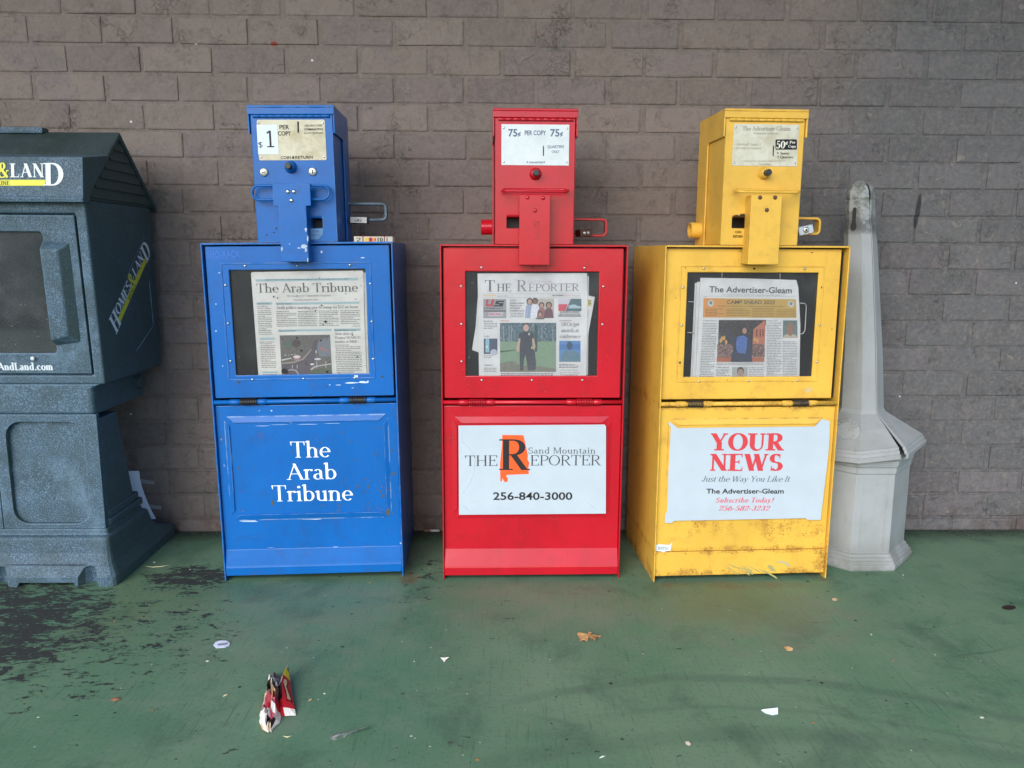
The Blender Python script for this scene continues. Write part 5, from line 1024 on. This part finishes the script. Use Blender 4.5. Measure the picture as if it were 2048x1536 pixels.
def holed(x0, x1, z0, z1, hx0, hx1, hz0, hz1, r, y0, y1, yfun=None, top=0.0):
    arcs = []; outer = []
    for cx, cz, a, ox, oz in ((hx1-r-top, hz1-r, 0, x1, z1), (hx0+r+top, hz1-r, 90, x0, z1), (hx0+r, hz0+r, 180, x0, z0), (hx1-r, hz0+r, 270, x1, z0)):
        for i in range(7):
            px, pz = cx+r*cos(radians(a+15*i)), cz+r*sin(radians(a+15*i)); arcs.append((px, pz))
            q_ = (ox, oz) if i == 3 else ((ox, pz) if (i < 3) == (a in (0, 180)) else (px, oz)); outer.append(q_)
    n = len(arcs); m = MB(); v = [(x, y0, z) for x, z in outer] + [(x, y0, z) for x, z in arcs] + [(x, y1, z) for x, z in arcs] + [(x, y1, z) for x, z in outer]; f = []
    for i in range(n):
        j = (i+1) % n; f += [(i, j, n+j, n+i), (n+i, n+j, 2*n+j, 2*n+i), (2*n+i, 2*n+j, 3*n+j, 3*n+i), (3*n+i, 3*n+j, j, i)]
    return m.raw(v, f)
for s_ in (1, -1):
    xs = sorted((KX+s_*.0008, KX+s_*.268)); hs = sorted((KX+s_*.030, KX+s_*.230))
    m = holed(xs[0], xs[1], .146, .456, hs[0], hs[1], .160, .436, .040, -.387, -.371)
    kb(m, 'column_panel', K_BODY, tK, weld=True, bevel=.0025)
kb(loft([rr_ring(.266, -.386, -.10, .456), rr_ring(.266, -.392, -.10, .462), rr_ring(.266, -.392, -.10, .522), rr_ring(.285, -.392, -.07, .536)]), 'pedestal_neck', K_BODY, tK, bevel=.003)
SH = .055
def shear(m, z0=.535): m.v = [(p[0], p[1]-SH*(p[2]-z0)*(1 if p[1] < -.30 else 0), p[2]) for p in m.v]; return m
HX = .299
dR0 = on_wall(172, 600, -.397).x; dT = on_wall(100, 427, -.41).z; dB = on_wall(100, 750, -.39).z
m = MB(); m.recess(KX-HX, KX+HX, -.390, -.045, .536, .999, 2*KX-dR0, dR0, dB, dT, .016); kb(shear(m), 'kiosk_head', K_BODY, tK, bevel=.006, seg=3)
wR = on_wall(103, 600, -.397).x; wT = on_wall(60, 463, -.405).z; wB = on_wall(60, 706, -.39).z
m = holed(2*KX-dR0+.004, dR0-.004, dB+.004, dT-.004, 2*KX-wR, wR, wB, wT, .010, -.3905, -.3745); dk = kb(shear(m), 'kiosk_door', K_BODY, tK, weld=True, bevel=.003)
m = MB(); m.box(2*KX-wR-.004, wR+.004, -.3795, -.3785, wB-.004, wT+.004); kb(shear(m), 'window_pane', M_GLASSD, dk)
m = MB(); m.box(2*KX-wR-.012, wR+.012, -.350, -.346, wB-.01, wT+.01); kb(shear(m), 'kiosk_inside', plain('kiosk_black', (.030, .034, .036), .8), tK)
ct = on_wall(40, 527, -.37).z
m = MB(); m.box(2*KX-wR+.02, wR-.018, -.3660, -.3640, wB-.005, ct); kb(shear(m), 'inner_card', plain('inner_card_grey', (.12, .145, .145), .7), tK)
bz0, bz1 = on_wall(135, 682, -.39).z, on_wall(120, 495, -.40).z; bx0, bx1 = on_wall(103, 600, -.40).x, on_wall(149, 600, -.40).x
m = MB(); fr_ = [(bx0, bz0+.004), (bx1-.014, bz0+.018), (bx1-.014, bz1-.006), (bx0, bz1-.004)]; bk = [(bx0-.002, bz0-.012), (bx1+.006, bz0-.004), (bx1+.006, bz1+.014), (bx0-.002, bz1+.020)]
m.raw([(x, -.414, z) for x, z in fr_] + [(x, -.3895, z) for x, z in bk], [(0, 1, 2, 3), (7, 6, 5, 4), (0, 4, 5, 1), (1, 5, 6, 2), (2, 6, 7, 3), (3, 7, 4, 0)]); kb(shear(m), 'door_pull', K_BODY, dk, bevel=.004)
sx, sz = on_wall(69, 716, -.392).x, on_wall(69, 716, -.392).z
m = MB(); rivet(m, sx, sz, -.4005, .0055, .003); kb(m, 'screw_cap', ink(206, 214, 216), dk)
P = Print(lambda x, y: (lambda q_: (q_.x, q_.z))(on_wall(x, y, -.3945)), lambda a_, b_, l: (a_-KLOC.x, -.3905-SH*(b_-.535)-l-KLOC.y, b_)); WT = ink(206, 216, 224)
P.text('HomesAndLand.com', -58, 107, 740.5, 725.5, WT, T=21, t=8, sl=.8); P.build('lettering', dk)
# roof, gable, sign
rx = KX+.305
prof = [(-.428, .997), (-.215, 1.187), (-.012, .997), (-.020, .989), (-.215, 1.170), (-.420, .989)]
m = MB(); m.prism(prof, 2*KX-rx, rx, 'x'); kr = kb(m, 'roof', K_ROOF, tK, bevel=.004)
m = MB(); m.box(2*KX-rx+.08, KX+.11, -.232, -.198, 1.180, 1.196); kb(m, 'ridge_cap', K_BODY, kr, bevel=.004)
m = MB(); m.prism([(-.405, .9995), (-.215, 1.168), (-.035, .9995)], KX-.298, KX+.2975, 'x'); kg = kb(m, 'gable', K_ROOF, tK)
for i in range(6):
    z = 1.004+.026*i; hw = (1.168-z-.012)/.168*.187
    m = MB(); x0 = KX+.2972
    m.raw([(x0, -.218-hw, z+.026), (x0, -.218+hw, z+.026), (x0+.0055, -.218+hw, z+.002), (x0+.0055, -.218-hw, z+.002), (x0, -.218-hw, z+.002), (x0, -.218+hw, z+.002)], [(0, 1, 2, 3), (3, 2, 5, 4), (0, 3, 4), (1, 5, 2)])
    kb(m, 'gable_slat', K_ROOF, kg, bevel=.0008)
sxr = on_wall(166, 380, -.44).x; szt, szb = on_wall(80, 313, -.435).z, on_wall(80, 392, -.445).z
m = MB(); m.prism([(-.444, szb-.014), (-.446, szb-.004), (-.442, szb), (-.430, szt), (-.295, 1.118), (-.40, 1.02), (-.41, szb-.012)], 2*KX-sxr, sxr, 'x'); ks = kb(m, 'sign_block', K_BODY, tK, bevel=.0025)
P = Print(lambda x, y: (lambda q_: (q_.x, q_.z))(on_wall(x, y, -.438)), lambda a_, b_, l: (a_-KLOC.x, -.442+.012*(b_-szb)/(szt-szb)-l-.0004-KLOC.y, b_)); W2 = ink(224, 230, 232); YL = ink(226, 222, 96)
LKX = on_wall(0, 350, -.438).x
P.text('LAN', 20.5, 90, 354.5, 326.5, W2, T=20, t=6, sl=.9, lay=4); P.text('D', 90, 130, 371, 325.5, W2, T=21, t=6, sl=.9, lay=4); P.text('&', -4, 21, 355.5, 325, YL, T=17, t=6, lay=5)
P.rect(-135, 359.5, 91, 371.5, YL, 2); P.text('MAGAZINE', -35, 20.5, 370, 361.5, ink(40, 44, 44), T=14, t=7, lay=4); P.text('OMES', -100, -6, 354.5, 326.5, W2, T=20, t=6, sl=.9, lay=4); P.text('H', -142, -102, 371, 325.5, W2, T=21, t=6, sl=.9, lay=4)
P.build('lettering', ks)
# slanted sticker on the side
sxx = KX+HX; e0 = Vector((0, cos(radians(40.5)), sin(radians(40.5)))); e1 = Vector((0, -sin(radians(40.5)), cos(radians(40.5))))
O0 = Vector((sxx+.0004, -.300, .6745))
def side_ab(px, py): return px, py
def side_pl(a_, b_, l): q_ = O0 + e0*a_ + e1*b_; return (q_.x+l-KLOC.x, q_.y-KLOC.y, q_.z)
P = Print(side_ab, side_pl)
def stx(txt, a0, a1, b0, b1, mat, lay, **kw):
    wd_, polys = serif_line(txt, **kw)
    for i, p in polys: P.mb.face([side_pl(a0+(a1-a0)*x/wd_, b0+(b1-b0)*y/100, lay*.00025+i*.000012) for x, y in p], mat)
P.poly([(.02, -.002), (.262, -.002), (.262, .014), (.02, .014)], ink(222, 212, 60), 1)
stx('H', -.020, .024, -.006, .048, W2, 3, T=20, t=6, slant=.05); stx('OMES', .026, .140, .016, .046, W2, 3, T=20, t=6); stx('&', .138, .176, .006, .050, YL, 4, T=17, t=6); stx('LAN', .176, .258, .016, .046, W2, 3, T=20, t=6); stx('D', .262, .306, -.004, .050, W2, 3, T=21, t=6); stx('MAGAZINE', .100, .166, .001, .011, ink(60, 58, 30), 3, T=14, t=7)
P.build('side_sticker', tK)
m = MB(); m.tube([(sxx, -.315, .70), (sxx, -.20, .83), (sxx, -.10, .915)], .0012, 6); m.tube([(sxx, -.09, .79), (sxx, -.082, .66), (sxx, -.20, .60)], .0016, 6); kb(m, 'side_seam', K_BODY, tK)
m = MB(); m.lathe([(.019, 0), (.019, .012), (.006, .013)], (KX+.266, -.135, .500), 'x', 16); kb(m, 'neck_knob', K_ROOF, tK)

# ------------------------------------------------------------------ smokers' receptacle at the right
def ash_mat():
    n = NT('grey_beige_plastic'); c = n.pos(); x, y, z = n.xyz(c); a = n.noise(c, 9, 6, .6); b = n.noise(c, 55, 6, .7)
    col = n.mix(n.ramp(a, .35, .7), (.345, .36, .375), (.30, .31, .31)); up = n.ramp(z, .90, 1.0)
    col = n.mix(n.m('MULTIPLY', up, n.ramp(b, .42, .60, .12, .9)), col, (.13, .135, .115)); band = n.m('MULTIPLY', n.blob(z, x, .955, 1.01, .03, .2), n.ramp(b, .3, .55))
    col = n.mix(n.m('MULTIPLY', band, .8), col, (.09, .09, .10)); col = n.mix(n.m('MULTIPLY', n.ramp(b, .62, .72), .5), col, (.17, .17, .15)); st = n.noise(n.scaled(c, 40, 40, 4), 1, 5, .65); col = n.mix(n.m('MULTIPLY', n.ramp(st, .54, .75), .5), col, (.2, .2, .175))
    col = n.mix(n.m('MULTIPLY', n.ramp(z, .10, .0), n.ramp(a, .35, .6, .1, .7)), col, (.16, .165, .14))
    n.set(Base_Color=col, Roughness=.5); n.bump(a, .2, .003); return n.mat
M_ASH = ash_mat(); AX, AY = 1.048, -.172
tA = thing('cigarette_receptacle', 'cracked grey plastic cigarette receptacle leaning beside the yellow box', 'ash receptacle', (AX, AY, 0))
OC = [(-.062, -.171), (.062, -.171), (.168, -.060), (.168, .060), (.060, .150), (-.060, .150), (-.168, .060), (-.168, -.060)]
def oct_ring(z, s_, cx=0.0, cy=0.0, tilt=0.0, ft=None):
    pts = [(x*s_+cx, y*s_+cy) for x, y in OC]
    if ft: x0, y0 = pts[0]; x1, y1 = pts[1]; pts = [pts[0], (x0+(x1-x0)*ft[0], y0), (x0+(x1-x0)*ft[1], y0)] + pts[1:]
    return [(x, y, z+tilt*(x-cx*.3)) for x, y in pts]
kbot = [(0, 1.0), (.006, 1.012), (.016, 1.012), (.020, .985), (.026, .985), (.029, .955), (.034, .950), (.037, .92), (.043, .912), (.046, .876), (.272, .868), (.2745, .872), (.276, .884), (.293, .886), (.296, .905), (.304, .908), (.307, .88)]
loft([oct_ring(z, s_) for z, s_ in kbot]).build('receptacle_base', M_ASH, tA, bevel=.0022)
loft([oct_ring(z, s_, 0, 0, .045) for z, s_ in ((.300, .92), (.312, .925), (.316, .95), (.324, .955), (.328, .9))]).build('inner_collar', M_ASH, tA, bevel=.001)
TL = .11
lid = [(.318, 1.02, 0, (.84, .955)), (.322, 1.055, 0, (.835, .96)), (.333, 1.06, 0, (.84, .955)), (.336, 1.03, 0, (.845, .95)), (.343, 1.025, 0, (.85, .945)), (.346, 1.0, 0, (.85, .945)), (.352, .995, 0, (.855, .94)), (.355, .965, 0, (.86, .945)), (.395, .67, .002, (.885, .935)), (.428, .395, .006, (.915, .94)), (.438, .365, .007, (.92, .945)), (.60, .325, -.002, (.905, .945)), (.75, .285, -.014, (.90, .94)), (.90, .245, -.026, (.89, .93)), (.935, .232, -.030, (.90, .92)), (.950, .228, -.031, (.84, .90)), (.962, .222, -.032, (.84, .88)), (1.020, .216, -.036, (.80, .88)), (1.024, .207, -.036, (.78, .90)), (1.028, .216, -.036, (.76, .93)), (1.046, .210, -.037, (.72, .96)), (1.060, .180, -.038, (.66, .97)), (1.071, .125, -.039, (.7, .98)), (1.076, .05, -.040, (.6, .99))]
rings = [oct_ring(z, s_, cx, -.004, TL if z < .36 else TL*max(0, (.44-z)/.08), ft) for z, s_, cx, ft in lid]
m = MB(); n = 10; vs_ = [p for r in rings for p in r]; fs_ = []
for i in range(len(rings)-1):
    for k in range(n):
        if k == 1 and abs(lid[i][3][1]-lid[i][3][0])+abs(lid[i+1][3][1]-lid[i+1][3][0]) > .0003: continue
        fs_.append((i*n+k, i*n+(k+1) % n, (i+1)*n+(k+1) % n, (i+1)*n+k))
fs_.append(tuple((len(rings)-1)*n+k for k in range(n)))
m.raw(vs_, fs_); lidob = m.build('receptacle_lid', M_ASH, tA); md = lidob.modifiers.new('wall', 'SOLIDIFY'); md.thickness = .0035; md.offset = -1
md = lidob.modifiers.new('edge', 'BEVEL'); md.width = .002; md.segments = 2; md.limit_method = 'ANGLE'; md.angle_limit = radians(28)
m = MB(); loft([oct_ring(z, s_*.86, cx, -.001) for z, s_, cx, ft in lid[9:-2]], m); m.build('inner_tube', M_DARK, tA)
# vent slot on the left-front facet of the pole
fx = -.036; f0 = Vector((OC[7][0]*.219+fx, OC[7][1]*.219-.004, 0)); f1 = Vector((OC[0][0]*.219+fx, OC[0][1]*.219-.004, 0)); ed = (f1-f0).normalized(); nr = Vector((-ed.y*-1, ed.x*-1, 0)); nr = Vector((ed.y, -ed.x, 0)); mid = (f0+f1)*.5
def slot_pt(a_, z): q_ = mid + ed*a_ + nr*.0012; return (q_.x, q_.y, z)
out = [(.0052*cos(radians(t_)), .997+.006*sin(radians(t_))) for t_ in range(0, 181, 20)] + [(-.0052, .964)] + [(.0085*cos(radians(t_)), .952+.012*sin(radians(t_))) for t_ in range(130, 411, 20)] + [(.0052, .964)]
m = MB(); m.face([slot_pt(a_, z) for a_, z in out], M_DARK); m.build('vent_slot', None, tA)
# round maker's badge on the left-front slope of the lid
c0_ = on_wall(1693, 862, -.272); nb = Vector((-.62, -.60, .52)).normalized(); bu = nb.cross(Vector((0, 0, 1))).normalized()*-1; bv = nb.cross(bu)
if bv.z < 0: bv = -bv
def bpt(a_, b_, l): q_ = c0_ + bu*a_ + bv*b_ + nb*l; return (q_.x-AX, q_.y-AY, q_.z)
m = MB(); rings = [[bpt(r_*cos(2*pi*i/24), r_*sin(2*pi*i/24), l) for i in range(24)] for r_, l in ((.036, -.01), (.036, .003), (.034, .0045), (.021, .0045), (.0205, .0035), (.001, .0035))]
loft(rings, m); bd = m.build('badge', M_ASH, tA, smooth=False)
P = Print(lambda x, y: (x, y), bpt); GA = plain('badge_relief', (.22, .225, .215), .6)
for txt, r_, a_, st in (('SMOKERS', .0245, 150, -20), ('OUTPOST', .0315, 210, 20)):
    for i, ch in enumerate(txt):
        wd_, polys = sans_line(ch, 2); th = radians(a_+st*i); s_ = .0075/72.9
        for _, p in polys:
            pp = []
            for x, y in p:
                x = (x-wd_/2)*s_; y = y*s_
                if st < 0: pp.append(bpt((r_+y)*cos(th)+x*sin(th), (r_+y)*sin(th)-x*cos(th), .0052))
                else: pp.append(bpt((r_-y)*cos(th)-x*sin(th), (r_-y)*sin(th)+x*cos(th), .0052))
            P.mb.face(pp, GA)
P.build('lettering', bd)

# ------------------------------------------------------------------ loose paper, litter
PW = ink(240, 244, 250, .6)
t = thing('paper_sheet', 'white paper sheet propped behind the kiosk against the brick wall', 'paper', on_wall(285, 1038, -.035))
lo_ = t.location.copy(); m = MB(); rows = []
for i in range(7):
    k = i/6; a0 = on_wall(254+31*k**1.3-30, 942+96*k, -.030-.015*k); a1 = on_wall(278+34*k**1.6, 942+96*k, -.028-.02*k); rows.append([a0-lo_, a1-lo_])
vs_ = [p for r in rows for p in r] + [p+Vector((0, .0008, 0)) for r in rows for p in r]; fs_ = []
for i in range(6): fs_ += [(2*i, 2*i+1, 2*i+3, 2*i+2), (14+2*i, 14+2*i+2, 14+2*i+3, 14+2*i+1), (2*i+1, 15+2*i, 17+2*i, 2*i+3), (2*i, 2*i+2, 16+2*i, 14+2*i)]
m.raw(vs_, fs_); m.build('sheet', PW, t, smooth=True)
TP = plain('grey_tape', (.34, .34, .36), .4)
for pts in ([(281,958), (309,963), (308,969), (283,967)], [(298,1009), (323,1013), (322,1019), (300,1017)]):
    a_ = [on_wall(*p, -.006)-lo_ for p in pts]; m = MB(); m.raw([tuple(p) for p in a_]+[tuple(p+Vector((0, .0012, 0))) for p in a_], [(0, 1, 2, 3), (7, 6, 5, 4), (0, 4, 5, 1), (1, 5, 6, 2), (2, 6, 7, 3), (3, 7, 4, 0)]); m.build('tape_strip', TP, t)
def scrap(name, label, cat, pts, mat, h=.004, seed=1, thick=.0006, mid=None, group=None):   # a curled flat scrap lying on the slab, outlined in the photo
    r = random.Random(seed); P0 = [on_floor(x, y, (p[0] if p else h*r.uniform(.05, .8))) for x, y, *p in pts]
    c_ = sum(P0, Vector())/len(P0); c_.z = (mid if mid is not None else h); loc = Vector((c_.x, c_.y, 0))
    t_ = MB(); top = [p-loc for p in P0]; n_ = len(top); ct_ = c_-loc; dn = Vector((0, 0, -thick))
    v_ = [tuple(p) for p in top]+[tuple(ct_)]+[tuple(p+dn) for p in top]+[tuple(ct_+dn)]; f_ = []
    for i in range(n_): j = (i+1) % n_; f_ += [(i, j, n_), (n_+1+j, n_+1+i, 2*n_+1), (j, i, n_+1+i, n_+1+j)]
    t_.raw(v_, f_); o = t_.build(name, mat); o.location = loc; return tag(o, label, cat, group)
LEAF = tone('dry_leaf', (.40, .22, .09), (.26, .12, .045), 90)
gl = pt((1130, 1240), 20.48)
scrap('oak_leaf', 'brown curled oak leaf lying on the green floor, largest leaf', 'leaf', [(*gl(*p), z) for *p, z in [(490,560,.010), (545,500,.014), (640,570,.007), (780,605,.006), (930,590,.010), (950,480,.014), (1050,490,.015), (1105,520,.013), (1110,590,.006), (1280,640,.005), (1400,635,.003), (1490,640,.004), (1440,700,.002), (1330,690,.003), (1300,760,.003), (1250,780,.004), (1230,860,.001), (1205,790,.003), (1060,745,.002), (920,715,.004), (980,790,.002), (900,890,.001), (820,820,.003), (640,810,.004), (620,890,.001), (600,800,.003), (560,680,.006)]], LEAF, mid=.012)
scrap('dry_leaf', 'small curled brown leaf on the floor before the yellow box', 'leaf', [(1568,1294,.005), (1577,1292,.008), (1586,1296,.006), (1585,1301,.001), (1574,1301,.001)], tone('leaf_orange', (.38, .18, .06), (.45, .30, .16), 120), mid=.007)
scrap('paper_scrap', 'torn white paper scrap lying flat in the right foreground', 'litter', [(1522,1420,.003), (1530,1418,.006), (1556,1415,.007), (1556,1428,.001), (1545,1430,.001), (1530,1426,.002)], ink(214, 226, 230), mid=.004)
t_ = thing('torn_label', 'torn oval scrap of white label on the floor before the blue box', 'litter', on_floor(443, 1289)); L0 = t_.location.copy()
o_ = scrap('label_scrap', None, None, [(426.5,1290,.002), (431,1284,.003), (440,1281,.004), (452,1281,.004), (460,1286,.003), (458,1291,.001), (450,1295,.001), (432,1296,.001)], ink(206, 214, 232), mid=.003); lw = o_.location.copy(); o_.parent = t_; o_.location = lw-L0
m = MB(); m.face([on_floor(*p, .0042)-L0 for p in [(434,1289), (438,1287), (455,1285), (456,1288), (437,1291)]], ink(140, 140, 160)); m.build('print', None, t_)
scrap('wood_chip', 'tan chip of dry leaf lying on the floor before the receptacle', 'leaf', [(1663,1196,.002), (1671,1195,.005), (1677,1199,.003), (1672,1202,.001), (1665,1200,.001)], tone('tan_chip', (.45, .36, .24), (.3, .2, .12), 120), mid=.005)
scrap('paper_chip', 'tiny white chip on the floor before the red box', 'litter', [(881,1315,.002), (898,1314,.006), (892,1319,.002), (889,1324,.001), (885,1319,.001)], ink(220, 214, 206), mid=.004)
scrap('pebble', 'small pale stone chip near the bottom centre of the floor', 'litter', [(1370,1483,.003), (1377,1482,.006), (1382,1488,.003), (1378,1491,.001), (1372,1488,.001)], ink(176, 160, 146), mid=.006)
scrap('metal_disc', 'dark flat disc stain plug set on the floor at the far right', 'disc', [(2004+14*cos(2*pi*i/14)+14, 1214.5+4.5*sin(2*pi*i/14), .0022) for i in range(14)], ink(52, 40, 42), mid=.0022)
scrap('leaf_fragment', 'reddish leaf fragment on the floor in the left foreground', 'leaf', [(219,1399,.002), (232,1394,.004), (240,1398,.003), (228,1402,.001)], tone('red_leaf', (.2, .07, .04), (.3, .12, .06), 120), mid=.004)
def sliver(name, label, cat, pts, mat, r, h=.0015, taper=True, group=None):
    P0 = [on_floor(x, y, h) for x, y in pts]; loc = Vector((P0[0].x, P0[0].y, 0)); m = MB(); n_ = len(P0)
    m.tube([p-loc for p in P0], [r*(.35 if taper and i in (0, n_-1) else 1) for i in range(n_)], 6); o = m.build(name, mat, smooth=True); o.location = loc; return tag(o, label, cat, group)
STRAW = ink(206, 200, 160)
sliver('grass_straw', 'long dry grass straw on the floor beside the kiosk foot', 'straw', [(289,1132), (305,1134), (320,1133), (341,1130)], STRAW, .0012)
sliver('pine_straw', 'short pale straw just below the crumpled wrapper', 'straw', [(566,1472), (575,1474), (585,1471)], STRAW, .0013)
sliver('dry_straw', 'short pale straw left of the crumpled wrapper', 'straw', [(446,1393), (451,1390), (457,1389)], STRAW, .0016)
sliver('twig', 'small tan stem on the floor right of the crumpled wrapper', 'straw', [(617,1402), (621,1399), (626,1398)], ink(170, 150, 116), .0022)
sliver('white_stick', 'thin white stick on the floor in the bottom middle', 'stick', [(1199,1516), (1205,1513), (1211,1512)], ink(206, 214, 196), .0016)
t = thing('cigarette_butt', 'cigarette butt lying on the floor between the blue and red boxes', 'cigarette butt', on_floor(864, 1062)); L0 = t.location.copy()
for nm, xa, xb, k in (('filter', 848, 860, (150, 110, 76)), ('paper_tube', 860.5, 879, (196, 200, 204))):
    m = MB(); m.tube([on_floor(xa, 1061+(xa-848)*.01, .004)-L0, on_floor(xb, 1061+(xb-848)*.01, .004)-L0], .0038, 10); m.build(nm, ink(*k), t, smooth=True)
# clear straw wrapper
t = thing('plastic_wrapper', 'crinkled clear plastic straw wrapper on the floor below the blue box', 'wrapper', on_floor(690, 1468)); L0 = t.location.copy()
cw = NT('clear_film'); trn = cw.n('BsdfTransparent'); mx = cw.n('MixShader'); cw.put(mx.inputs[0], cw.ramp(cw.noise(cw.coord(), 90, 3), .35, .65, .2, .75)); cw.put(mx.inputs[1], trn); cw.set(Base_Color=(.36, .37, .36), Roughness=.25); cw.t.links.new(cw.p.outputs[0], mx.inputs[2]); cw.t.links.new(mx.outputs[0], cw.out.inputs[0])
rw = random.Random(2); m = MB(); rows = []
for k in range(11):
    q_ = k/10; px = 657+82*q_; py = 1476-24*q_**1.15; hw = 6.5*sin(pi*min(1, q_*1.75+.06))+1.6 if q_ < .55 else 1.9
    rows.append([on_floor(px+rw.uniform(-1, 1), py-hw, .001)-L0, on_floor(px+rw.uniform(-2, 2), py-hw*.3, .004+.010*rw.random())-L0, on_floor(px+rw.uniform(-2, 2), py+hw*.3, .003+.006*rw.random())-L0, on_floor(px, py+hw, .001)-L0])
m.raw([p for r_ in rows for p in r_], [(4*i+j, 4*i+j+1, 4*i+j+5, 4*i+j+4) for i in range(10) for j in range(3)]); o_ = m.build('film', cw.mat, t)
# crumpled printed candy bag
t = thing('crumpled_wrapper', 'crumpled red and white printed candy bag on the green floor', 'candy wrapper', on_floor(552, 1420)); L0 = t.location.copy()
C_W, C_R, C_B, C_P, C_BR, C_CR, C_Y, C_G = ink(222, 216, 212, .4), ink(176, 34, 44, .35), ink(34, 26, 28, .4), ink(196, 96, 116, .35), ink(120, 92, 88, .4), ink(206, 176, 140, .4), ink(226, 206, 40, .35), ink(186, 186, 196, .35)
rw = random.Random(21)
spec = [(1354, 546, 552, .010), (1362, 542, 556, .022), (1370, 540, 558, .030), (1376, 538, 558, .034), (1382, 538, 557, .032), (1389, 537, 558, .036), (1397, 534, 560, .038), (1405, 531, 560, .036), (1413, 528, 561, .040), (1421, 524, 561, .036), (1429, 522, 560, .032), (1437, 521, 559, .028), (1445, 521, 556, .022), (1453, 523, 548, .014), (1460, 528, 543, .008), (1466, 536, 541, .002)]
bandc = [[C_BR, C_P, C_P], [C_BR, C_P, C_G], [C_B, C_BR, C_G], [C_W, C_W, C_W], [C_B, C_W, C_BR], [C_CR, C_CR, C_BR], [C_BR, C_CR, C_CR], [C_CR, C_P, C_CR], [C_P, C_CR, C_R], [C_R, C_P, C_W], [C_P, C_W, C_W, C_W], [C_W, C_P, C_W], [C_W, C_W, C_W, C_B], [C_W, C_W, C_W, C_B, C_CR], [C_W, C_CR]]
NS = 10; rows = []
for y, xa, xb, h in spec:
    row = []
    for j in range(NS):
        q_ = j/(NS-1); hh = h*(sin(pi*q_)**.6)*rw.uniform(.35, 1.35)+.001 if 0 < j < NS-1 else .0015
        row.append(on_floor(xa-2+(xb-xa+5)*q_+rw.uniform(-1.6, 1.6), y+8*sin(pi*q_)*h/.04*.0+rw.uniform(-1.6, 1.6), 0)+Vector((0, -.35*hh, hh))-L0)
    rows.append(row)
m = MB()
for i in range(len(rows)-1):
    for j in range(NS-1):
        mt = rw.choice(bandc[i]); a_, b_, c_, d_ = rows[i][j], rows[i][j+1], rows[i+1][j+1], rows[i+1][j]
        if rw.random() < .5: m.face([a_, b_, c_], mt); m.face([a_, c_, d_], mt)
        else: m.face([a_, b_, d_], mt); m.face([b_, c_, d_], mt)
for i in (0,): m.face([rows[0][j] for j in range(NS)], C_BR)
m.build('crumpled_bag', None, t, weld=True)
flap = [(1349, 578.5, 579.5, .026, .030), (1357, 572, 580.5, .020, .034), (1363, 568, 581.5, .018, .036), (1374, 562, 583, .016, .036), (1385, 557, 584, .014, .034), (1400, 555, 586.5, .010, .030), (1412, 554, 589, .008, .024), (1424, 553, 591, .004, .014), (1433, 556, 592, .001, .003)]
m = MB(); cols = [[C_W, C_W, C_B], [C_W, C_Y, C_Y], [C_B, C_Y, C_Y], [C_G, C_R, C_R], [C_B, C_R, C_R], [C_B, C_R, C_R], [C_R, C_R, C_R], [C_R, C_W, C_W]]; rows = []
for y, xa, xb, ha, hb in flap:
    rows.append([on_floor(xa, y, 0)+Vector((0, -.3*ha, ha))-L0, on_floor(xa+(xb-xa)*.40, y+1.5, 0)+Vector((0, -.3*hb, hb))-L0, on_floor(xa+(xb-xa)*.7, y, 0)+Vector((0, -.3*hb, hb*.8))-L0, on_floor(xb, y-1, 0)+Vector((0, -.2*hb, hb*.45))-L0])
for i in range(len(rows)-1):
    for j in range(3): m.face([rows[i][j], rows[i][j+1], rows[i+1][j+1], rows[i+1][j]], cols[i][j])
fl = m.build('bag_flap', None, t, weld=True)
def fpt(u_, w_, l=.0008):
    i = min(7, int(w_*8)); k = w_*8-i; r0, r1 = rows[i], rows[i+1]; jj = 1 if u_ < .5 else 2; kk = (u_*2) % 1 if u_ < 1 else 1
    a_ = r0[jj].lerp(r0[jj+1] if jj < 3 else r0[jj], kk); b_ = r1[jj].lerp(r1[jj+1] if jj < 3 else r1[jj], kk); return a_.lerp(b_, k)+Vector((0, -l, l))
m = MB(); m.face([fpt(*p) for p in [(.15,.42),(.6,.40),(.75,.5),(.6,.58),(.85,.66),(.9,.78),(.4,.78),(.35,.62),(.1,.52)]], C_B); m.face([fpt(*p, .0016) for p in [(.25,.45),(.6,.43),(.66,.5),(.5,.56),(.74,.68),(.78,.75),(.5,.75),(.45,.62),(.2,.51)]], C_CR); m.build('print', None, t)
# specks of grit and leaf crumbs scattered over the slab
m = MB(); rg = random.Random(33)
for i in range(260):
    x, y = rg.uniform(-1.5, 1.6), -2.2*rg.random()**.8-.02
    if y < -1.3: continue
    s_ = rg.choice((.0012, .0016, .002, .0032)); k = rg.random(); h = s_*.8; c_ = (x, y); pts = rag(0, 0, s_, rg, 5, rg.uniform(.6, 2), rg.uniform(.6, 1.3))
    v_ = [(x+p[0], y+p[1], .0004) for p in pts]+[(x, y, h)]; m.raw(v_, [(j, (j+1) % 5, 5) for j in range(5)], (ink(190, 190, 176) if k < .45 else (ink(60, 52, 44) if k < .75 else ink(132, 104, 70))))
tag(m.build('grit', None), kind='stuff')
